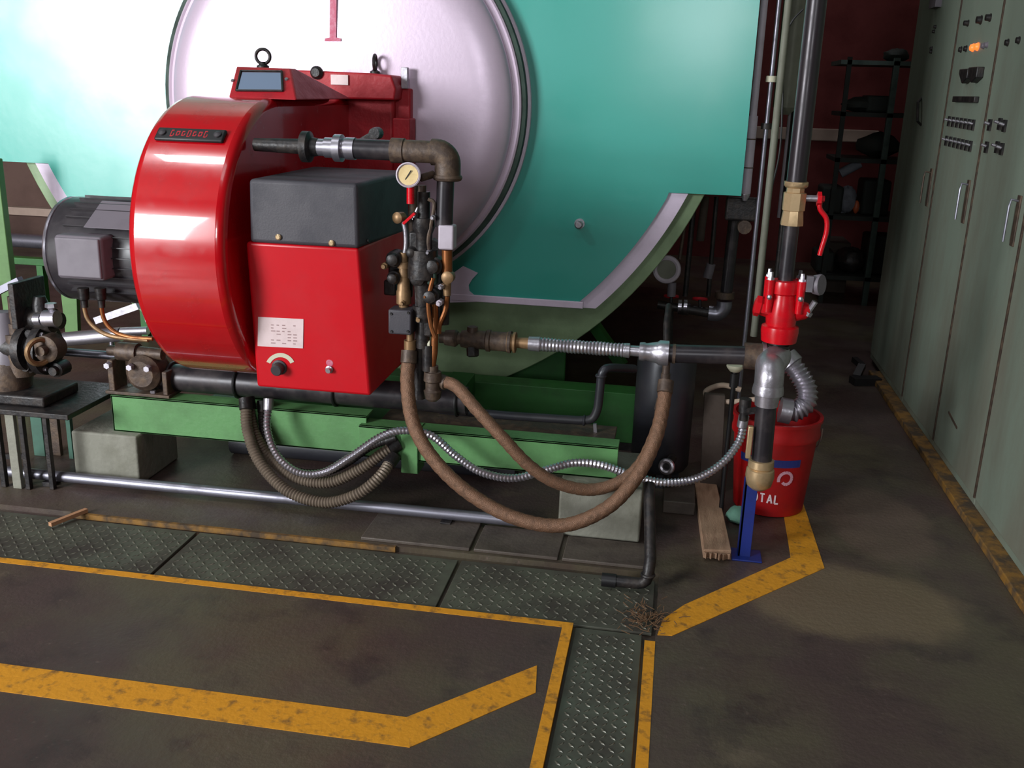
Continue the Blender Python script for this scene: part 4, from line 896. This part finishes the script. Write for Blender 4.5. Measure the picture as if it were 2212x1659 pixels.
# ================================================================== LEFT PUMP STAND
YPq = 3.2
ps = thing('pump_stand', (PY(70, 1000, YPq).x, YPq, 0), 'dark steel stand with flat legs at the left edge', 'stand')
tz = PY(75, 860, YPq).z
lx = [PY(px_, 900, YPq).x for px_ in (-10, 22, 62, 100, 142)]
M().box((PY(-60, 860, 3.1).x, 3.05, tz-.02), (PY(150, 860, 3.1).x+.02, 3.45, tz)).build('table_top', DARKM, ps, bevel=.003)
for i, (px_, Y, w_, mt) in enumerate(((25, 3.08, .035, CONC), (82, 3.4, .05, mat('dull_teal', (62, 100, 84), .5, col2=(60, 70, 60), amt=.7, scale=9)), (118, 3.42, .04, OLDM), (48, 3.08, .018, DARKM), (100, 3.1, .018, DARKM), (-5, 3.08, .02, DARKM), (150, 3.4, .02, MATS['dull_teal'] if 'dull_teal' in MATS else DARKM))):
    x = PY(px_, 920, Y).x; M().box((x-w_/2, Y-.01, 0), (x+w_/2, Y+.01, tz-.018)).build('leg', mt, ps, bevel=.002)
M().bar(PY(0, 985, 3.25), PY(60, 985, 3.25), .02, .02).build('cross_rail', DARKM, ps)
pp = thing('gear_pump', (PY(60, 850, YPq).x, YPq, tz), 'oily black gear pump with flanges on the left stand', 'pump')
def q(x, y, Y=YPq): return PY(x, y, Y)
M().lathe(q(105, 755), X, [(-.22, .05), (-.1, .05), (-.1, .085), (-.07, .085), (-.07, .06), (-.03, .06), (-.03, .095), (.0, .095), (.0, .04), (.05, .03)], 26).build('pump_housing', DARKM, pp)
M().lathe(q(97, 755, 3.12), -Yv, [(-.06, .05), (0, .05), (.005, .04), (.005, .02), (.03, .018)], 22).build('coupling_face', OLDM, pp)
M().torus(q(85, 760, 3.1), V((1, -.5, 0)), .045, .01, 24, 8).build('flange_ring', BRASSD, pp)
M().lathe(q(28, 640), -Z, [(-.03, .012), (0, .012), (0, .02), (.1, .022), (.1, .03), (.14, .03), (.14, .045), (.3, .05)], 18).build('filter_column', OLDM, pp)
M().lathe(q(8, 690), -Z, [(-.03, .03), (0, .045), (.12, .05), (.14, .06), (.24, .06), (.28, .03)], 20).build('filter_bowl', BOXG, pp)
M().bar(q(-15, 635), q(45, 605), .03, .025).build('lever_bar', STEEL, pp)
M().box((q(50, 640).x, 3.12, q(50, 700).z), (q(62, 640).x, 3.3, q(50, 605).z)).build('bracket', DARKM, pp, bevel=.003)
M().lathe(q(90, 690), X, [(-.09, .03), (-.05, .03), (-.05, .045), (.05, .045), (.05, .03), (.08, .03)], 16).build('valve_body', DARKM, pp)
for a, b_, w_ in (((76, 690), (90, 690), .02), ((97, 688), (124, 688), .03)): M().cyl(q(*a, 3.14), q(*b_, 3.14), w_, seg=14).build('bright_nut', ALU, pp)
M().lathe(q(110, 655, 3.15), -Z, [(0, .02), (.015, .022), (.02, .012), (.05, .012)], 6).build('relief_cap', GALV, pp)
M().lathe(q(85, 640, 3.2), -Z, [(0, .02), (.03, .03), (.08, .03)], 14).build('valve_cap', DARKM, pp)
M().box((q(5, 850).x, 3.1, tz), (q(130, 850).x, 3.32, tz+.04)).build('base_casting', DARKM, pp, bevel=.008)
M().lathe(q(20, 810), Z, [(-.08, .07), (.0, .085), (.06, .06), (.1, .04)], 20).build('round_sump', OLDM, pp)
for k in range(6):
    a = 2*pi*k/6; M().lathe(q(105, 755)+V((.0, .075*cos(a), .075*sin(a))), X, [(0, .01), (.012, .009)], 6).build('flange_bolt', GALV, pp)
for (x, y, r, l_) in ((60, 790, .03, .1), (120, 800, .028, .09), (35, 730, .025, .08), (70, 720, .03, .07)):
    M().lathe(q(x, y, 3.18), -Yv, [(-.06, r), (0, r), (.004, r*.7), (.02, r*.6)], 12).build('port_plug', DARKM, pp)
# shafts/pipes between pump and oil pump
y_ = 3.34
a, b_ = PY(140, 760, y_), PY(262, 765, y_); m = M().cyl(a, (b_.x, y_, a.z), .016, seg=14); tag(m.build('drive_shaft', STEEL), 'thin horizontal shaft between the gear pump and oil pump', 'shaft')
a, b_ = PY(140, 733, 3.9), PY(262, 722, 3.9); m = M().cyl(a, b_, .032, seg=20); m.cyl(PY(262, 716, 3.9), PY(320, 714, 3.9), .018, seg=16); m.cyl((b_.x-.05, 3.9, 0), b_-X*.05, .012, seg=10); tag(m.build('polished_pipe', ALU), 'bright polished pipe under the motor', 'pipe')
m = M().bar(PY(208, 692, 3.9), PY(300, 660, 3.9), .03, .03); tag(m.build('silver_bar', GALV), 'slanting silver bar behind the motor cables', 'bar')
m = M(); a, b_ = PY(-5, 345, 3.95), PY(25, 600, 3.95); xx = (PY(-18, 345, 3.95).x+PY(8, 600, 3.95).x)/2; w_ = RR(15, a)
m.box((xx-w_, 3.95, 0), (xx+w_, 3.99, PY(10, 344, 3.95).z)); tag(m.build('steel_post', POSTG, bevel=.004), 'green steel post at the left edge below the teal cladding', 'post')
m = M(); a, b_ = PY(130, 620, 4.5), PY(175, 725, 4.5); m.prism([PY(130, 620, 4.5), PY(165, 640, 4.5), PY(168, 722, 4.5), PY(142, 726, 4.5)], (0, .03, 0)); mo = m.build('saddle_leg', POSTG, boiler)
gz = PY(100, 572, 5.0).z
m = M().box((-4.6, 5.2, gz-.05), (-3.0, 5.26, gz-.01)); tag(m.build('green_rail', DGREEN, bevel=.003), 'low green rail behind the left machinery', 'rail')
for x in (-4.5, -2.3): pass
for x in (-4.55, -3.7, -3.06): M().box((x, 5.2, 0), (x+.04, 5.24, gz-.05)).build('rail_leg', DGREEN, bpy.data.objects['green_rail'])
# far left: low wall/ledge seen through the gap
S('trim_2', M().box((XL, 8.6, 0), (-4.0, 8.8, PY(60, 300, 8.6).z)), BROWNW, smooth=False)
S('trim_3', M().box((XL, 8.5, PY(60, 462, 8.6).z), (-4.0, 8.6, PY(60, 446, 8.6).z)), BEIGE, smooth=False)
m = M().cyl((-9, 7.6, .12), (-4.2, 7.6, .12), .06, seg=14); tag(m.build('far_pipe', STEEL), 'distant pale pipe along the floor seen through the gap on the left', 'pipe')

# ================================================================== BACKGROUND PIPES behind boiler right
yq = 4.6
bp = thing('steam_trap_line', PY(1560, 700, yq), 'vertical dark pipe with bright elbow and small red valves under the cladding', 'pipe')
def b(x, y, Y=yq): return PY(x, y, Y)
M().cyl(b(1587, 470), b(1568, 640), RR(13, b(1580, 500)), seg=18).build('vertical_pipe', BPIPE, bp)
M().lathe(b(1566, 630), -Z, [(0, .045), (.03, .045), (.035, .036)], 18).build('elbow_collar', OLDM, bp)
M().tube(spline([b(1565, 650), b(1563, 665), b(1550, 677), b(1530, 676)], 6), .036, 16).build('elbow', STEEL, bp)
M().lathe(b(1535, 676), V((-1, 0, .1)), [(0, .024), (.1, .022), (.1, .03), (.15, .03), (.15, .02), (.25, .02)], 14).build('side_pipe', DARKM, bp)
for x in (1472, 1484): M().lathe(b(x, 662), V((-1, 0, 0)), [(0, .033), (.016, .033)], 14).build('bright_disc', ALU, bp)
for x, y in ((1450, 640), (1512, 646)):
    hw_ = M().torus(b(x, y), V((0, .3, 1)), .03, .007, 20, 6); hw_.bar(b(x, y)-X*.03, b(x, y)+X*.03, .008, .006); hw_.build('red_handwheel', REDM, bp); M().cyl(b(x, y), b(x, y+25), .008, seg=8).build('valve_spindle', DARKM, bp)
M().cyl(b(1445, 668), b(1443, 740), .022, seg=12).build('drop_leg', DARKM, bp)
fl_ = thing('blind_flange', b(1440, 582, 4.5), 'round pipe flange facing forward at the right of the boiler arc', 'flange')
M().torus(b(1440, 582, 4.5), V((-.1, -1, .1)), RR(25, b(1440, 582, 4.5)), .012, 32, 8).build('flange_rim', WPIPE, fl_)
M().lathe(b(1440, 582, 4.5), V((-.1, -1, .1)), [(-.12, .04), (0, .045), (0, RR(22, b(1440, 582, 4.5))), (.004, RR(22, b(1440, 582, 4.5)))], 28).build('flange_face', LAGG, fl_)
M().cyl(b(1452, 610, 4.56), b(1450, 640, 4.56), .02, seg=12).build('flange_neck', BOXG, fl_)
for i, (x0, y0_, x1_, y1__, r, mt) in enumerate(((1524, 425, 1512, 520, 9, WOODD), (1548, 425, 1530, 640, 5, DARKM), (1498, 450, 1480, 640, 6, DARKM), (1536, 570, 1528, 600, 10, BOXG), (1480, 480, 1468, 560, 4, OLDM))):
    m = M().cyl(PY(x0, y0_, 4.9), PY(x1_, y1__, 4.9), RR(r, PY(x0, y0_, 4.9)), seg=12)
    tag(m.build('background_pipe', mt), ('wide brown upright board-like pipe just below the cladding notch', 'thin black pipe second from the right in the shadow below the cladding', 'leftmost black pipe behind the green arc edge', 'short grey pipe stub low in the shadow left of the steam elbow', 'very thin rusty pipe nearest the green arc edge')[i], 'pipe', 'dim pipes in shadow')
tv = thing('pipe_bracket', b(1598, 440, 4.4), 'dark clamp joining the pipes at the lower right corner of the cladding', 'clamp')
M().box(b(1570, 425, 4.4), b(1640, 480, 4.4)+V((0, .05, 0))).build('clamp_body', DARKM, tv, bevel=.01)
M().lathe(b(1608, 490, 4.4), -Yv, [(-.03, .03), (.02, .03)], 12).build('clamp_knob', OLDM, tv)

# ================================================================== CONTROL CABINETS
XC = 1.2
secs = [(5.02, 5.93), (4.36, 5.02), (3.70, 4.36), (3.04, 3.70), (2.38, 3.04), (1.7, 2.38)]
desc = ['farthest grey-green control cabinet, beside the dark rack', 'second-farthest grey-green cabinet, carrying two orange lamps and rows of switches', 'grey-green cabinet with small paired switches and a bright handle', 'nearest wide cabinet door at the right edge, behind the rusty seam', 'cabinet cut off by the right edge of the picture, near half', 'cabinet at the near end of the row']
HC = 2.35
cabs = []
for i, (ya, yb_) in enumerate(secs[:5]):
    t = thing('control_cabinet', (XC+.3, (ya+yb_)/2, .0), desc[i], 'cabinet', 'control cabinets along the right')
    M().box((XC+.004, ya+.003, .03), (XC+.6, yb_-.003, HC)).build('cabinet_body', CABG, t, bevel=.004)
    d = M().box((XC, ya+.012, .06), (XC+.014, yb_-.012, HC-.05)).build('door', CABG, t, bevel=.004)
    hy = ya+.075; zz = 1.10
    hb_ = M(); hb_.box((XC-.006, hy-.018, zz-.09), (XC+.001, hy+.018, zz+.09)); hb_.build('handle_plate', OLDM, d, bevel=.002)
    hh = M(); hh.tube([V((XC-.004, hy, zz+.07)), V((XC-.03, hy, zz+.075)), V((XC-.034, hy, zz+.05)), V((XC-.034, hy, zz-.075))], .0045, 8); hh.build('door_handle', STEEL if i else OLDM, d)
    M().box((XC-.001, ya+.0, .06), (XC+.012, ya+.012, HC)).build('rusty_seam', OLDM, t)
    cabs.append((t, d))
S('trim_4', M().box((XC-.055, 2.2, 0), (XC+.02, 5.62, .03)), YELD, bevel=.004)
S('trim_5', M().box((XC+.02, 2.38, 0), (XC+.6, 5.93, .03)), BLACK)
def pc_(x, y): return PX(x, y, XC)
# cabinet 2 instruments
d2 = cabs[1][1]; d1 = cabs[0][1]; d3 = cabs[2][1]
def knob(x, y, r, mt, par, l=.012, n='indicator'): M().lathe(pc_(x, y), -X, [(0, r*1.2), (.003, r*1.2), (.004, r), (l, r*.9)], 12).build(n, mt, par)
for x, y in ((2077, 107), (2088, 105)): knob(x, y, .012, DARKM, d2)
for x, y in ((2103, 103), (2113, 101)): tag(M().lathe(pc_(x, y), -X, [(0, .017), (.004, .017), (.006, .015), (.014, .012), (.017, .004)], 14).build('indicator_lamp', ORLAMP, d2), 'lit orange lamp')
for x, y in ((2126, 99), (2133, 97)): knob(x, y, .011, BOXG, d2)
for x, y, r in ((2092, 50, .012), (2120, 43, .016), (2140, 38, .014)): knob(x, y, r, DARKM, d2, .02, 'selector_switch')
for x, y in ((2022, 58), (2019, 68), (2013, 112), (2014, 104)): knob(x, y, .008, DARKM, d1)
knob(2015, 2, .0, DARKM, d1)
for (xa, ya_, xb, yb2) in ((2088, 150, 2103, 170), (2108, 146, 2124, 168)):
    a, b_ = pc_(xa, ya_), pc_(xb, yb2); M().prism([a, V((XC, b_.y, a.z)), b_, V((XC, (a.y+b_.y)/2, b_.z-.02)), V((XC, a.y, b_.z+.02))], (-.03, 0, 0)).build('rotary_switch', DARKM, d2, bevel=.004)
a, b_ = pc_(2068, 208), pc_(2114, 222); M().box((XC-.02, a.y, a.z), (XC, b_.y, b_.z)).build('meter_strip', DARKM, d2, bevel=.003)
for r, (x0, y0_, x1_, y1__) in enumerate(((2052, 262, 2104, 270), (2046, 304, 2098, 316))):
    for k in range(7):
        t_ = k/6; p = (x0+(x1_-x0)*t_, y0_+(y1__-y0_)*t_); w = pc_(*p)
        M().box((XC-.008, w.y-.014, w.z-.022), (XC+.001, w.y+.014, w.z+.022)).build('switch_plate', DARKM, d2)
        M().lathe(w+V((-.006, 0, .004)), V((-1, 0, .3)), [(0, .006), (.02, .005)], 8).build('toggle', GALV, d2)
for x, y in ((2140, 270), (2162, 268), (2172, 272), (2133, 318), (2156, 318), (2166, 322)):
    w = pc_(x, y); M().box((XC-.008, w.y-.016, w.z-.022), (XC+.001, w.y+.016, w.z+.022)).build('switch_plate', DARKM, d3)
    M().lathe(w+V((-.006, 0, .004)), V((-1, 0, .3)), [(0, .007), (.02, .006)], 8).build('toggle', GALV, d3)
for x, y in ((2178, 92), (2202, 87)): knob(x, y, .012, DARKM, d3)
M().tube([pc_(1990, 212)+X*.0, pc_(1996, 222)-X*.03, pc_(1995, 262)-X*.03, pc_(1990, 270)], .007, 8).build('pull_handle', DARKM, d1)
M().box(pc_(2025, -20)+V((-.03, 0, 0)), pc_(2030, 16)+V((0, -.03, 0))).build('top_latch', BOXG, d1)
a, b_ = pc_(2050, 890), pc_(2068, 925); M().bar(a-X*.001, b_-X*.001, .01, .004, up=X).build('scratch_mark', OLDM, d3)
# ================================================================== RACK AND CLUTTER (far right)
YR = 7.65
def r(x, y, Y=YR): return PY(x, y, Y)
rk = thing('storage_rack', (1.2, YR, 0), 'dark green steel rack against the maroon wall at the end of the aisle', 'rack')
xp1 = (r(1935, 140).x+r(1870, 655).x)/2; xp0 = (r(1830, 140).x+r(1808, 400).x)/2; zt_r = r(1935, 125).z
M().box((xp1-.02, YR, 0), (xp1+.02, YR+.04, zt_r)).build('post', RACKG, rk)
M().box((xp0-.016, YR+.0, 0), (xp0+.016, YR+.03, zt_r)).build('post', DARKJ, rk)
M().box((xp1-.02+.36, YR+.4, 0), (xp1+.02+.36, YR+.44, zt_r)).build('post', RACKG, rk)
for y in (132, 245, 345, 470, 600):
    z = r(1935-(y-132)*.125, y).z
    M().box((xp0-.016 if y > 140 else xp0-.06, YR+.0, z-.03), (xp1+.4, YR+.5, z)).build('shelf', DARKJ if y > 140 else RACKG, rk)
zs = [r(1935-(y-132)*.125, y).z for y in (132, 245, 345, 470, 600)]
def junk(name, x, y, s, sq, mt, label, cat, zi, jit=.1):
    p = r(x, y, YR+.15); rad = RR(s, p); z = zs[zi]+rad*sq[2]
    m = M().ball((p.x, YR+.2, z), rad, sq, 16, jit); tag(m.build(name, mt), label, cat)
junk('black_bundle', 1940, 115, 20, (1.4, 1, .7), DARKJ, 'black bundle on the top of the dark rack', 'bundle', 0)
junk('dark_sack', 1860, 225, 26, (1.5, 1, .6), DARKJ, 'long dark sack on the second rack shelf', 'sack', 1)
junk('dark_sack', 1900, 320, 30, (1.5, 1, .9), DARKJ, 'bulging dark sack on the middle rack shelf', 'sack', 2)
junk('grey_bundle', 1832, 420, 24, (.9, 1, 1.2), GREYJ, 'pale grey cloth bundle on the rack near the left post', 'bundle', 3)
junk('orange_tin', 1858, 400, 9, (.8, .8, 1.6), ORNG, 'small orange tin beside the pale cloth bundle on the rack', 'tin', 3, .02)
junk('grey_rag', 1872, 440, 14, (1, 1, .8), GREYJ, 'small grey rag right of the orange tin', 'rag', 3)
junk('dark_motor', 1840, 560, 34, (1, 1, .8), DARKM, 'dark lump of machinery on the lowest rack shelf', 'machinery', 4)
for (x, y, w_, h_, zi) in ((1812, 0, .16, .2, 3), (1905, 0, .2, .26, 3), (1810, 0, .14, .16, 4), (1925, 0, .2, .3, 4), (1895, 0, .2, .12, 1)):
    z = zs[zi]; yy_ = (132, 245, 345, 470, 600)[zi]; xx_ = r(x-(yy_-245)*.1, yy_, YR+.2).x
    tag(M().box((xx_-w_/2, YR+.12, z), (xx_+w_/2, YR+.4, z+h_)).build('dark_box', DARKJ, bevel=.02), {(3, 1812): 'dark box at the left post of the rack behind the pale bundle', (3, 1905): 'tall dark box right of the pale bundle on the rack', (4, 1810): 'small dark box at the left of the lowest rack shelf', (4, 1925): 'big dark box at the right of the lowest rack shelf', (1, 1895): 'low dark box on the second rack shelf'}[(zi, x)], 'box', 'dark boxes on the rack')
p0, p1 = r(1815, 375, YR+.1), r(1858, 352, YR+.1); m = M().cyl(p0, p1, .035, seg=12); tag(m.build('grey_roll', GREYJ), 'slanting grey roll on the rack under the cream band', 'roll')
m = M().box((r(1780, 560, 8.2).x, 8.1, 0), (r(1830, 560, 8.2).x, 8.5, r(1800, 520, 8.2).z)); tag(m.build('wooden_crate', WOODD, bevel=.01), 'dim wooden crate on the floor beside the rack', 'crate')
p = PF(1865, 815, 0)
fb = thing('floor_clamp', p, 'small black metal clamp lying at the foot of the cabinets', 'clamp')
M().bar(PF(1840, 822, .02), PF(1898, 822, .02), .07, .04).build('clamp_base', BLACK, fb)
M().bar(PF(1850, 815, .03), PF(1862, 790, .07), .04, .03).build('clamp_jaw', BLACK, fb)
M().bar(PF(1862, 790, .07), PF(1845, 776, .08), .03, .03).build('clamp_hook', BLACK, fb)
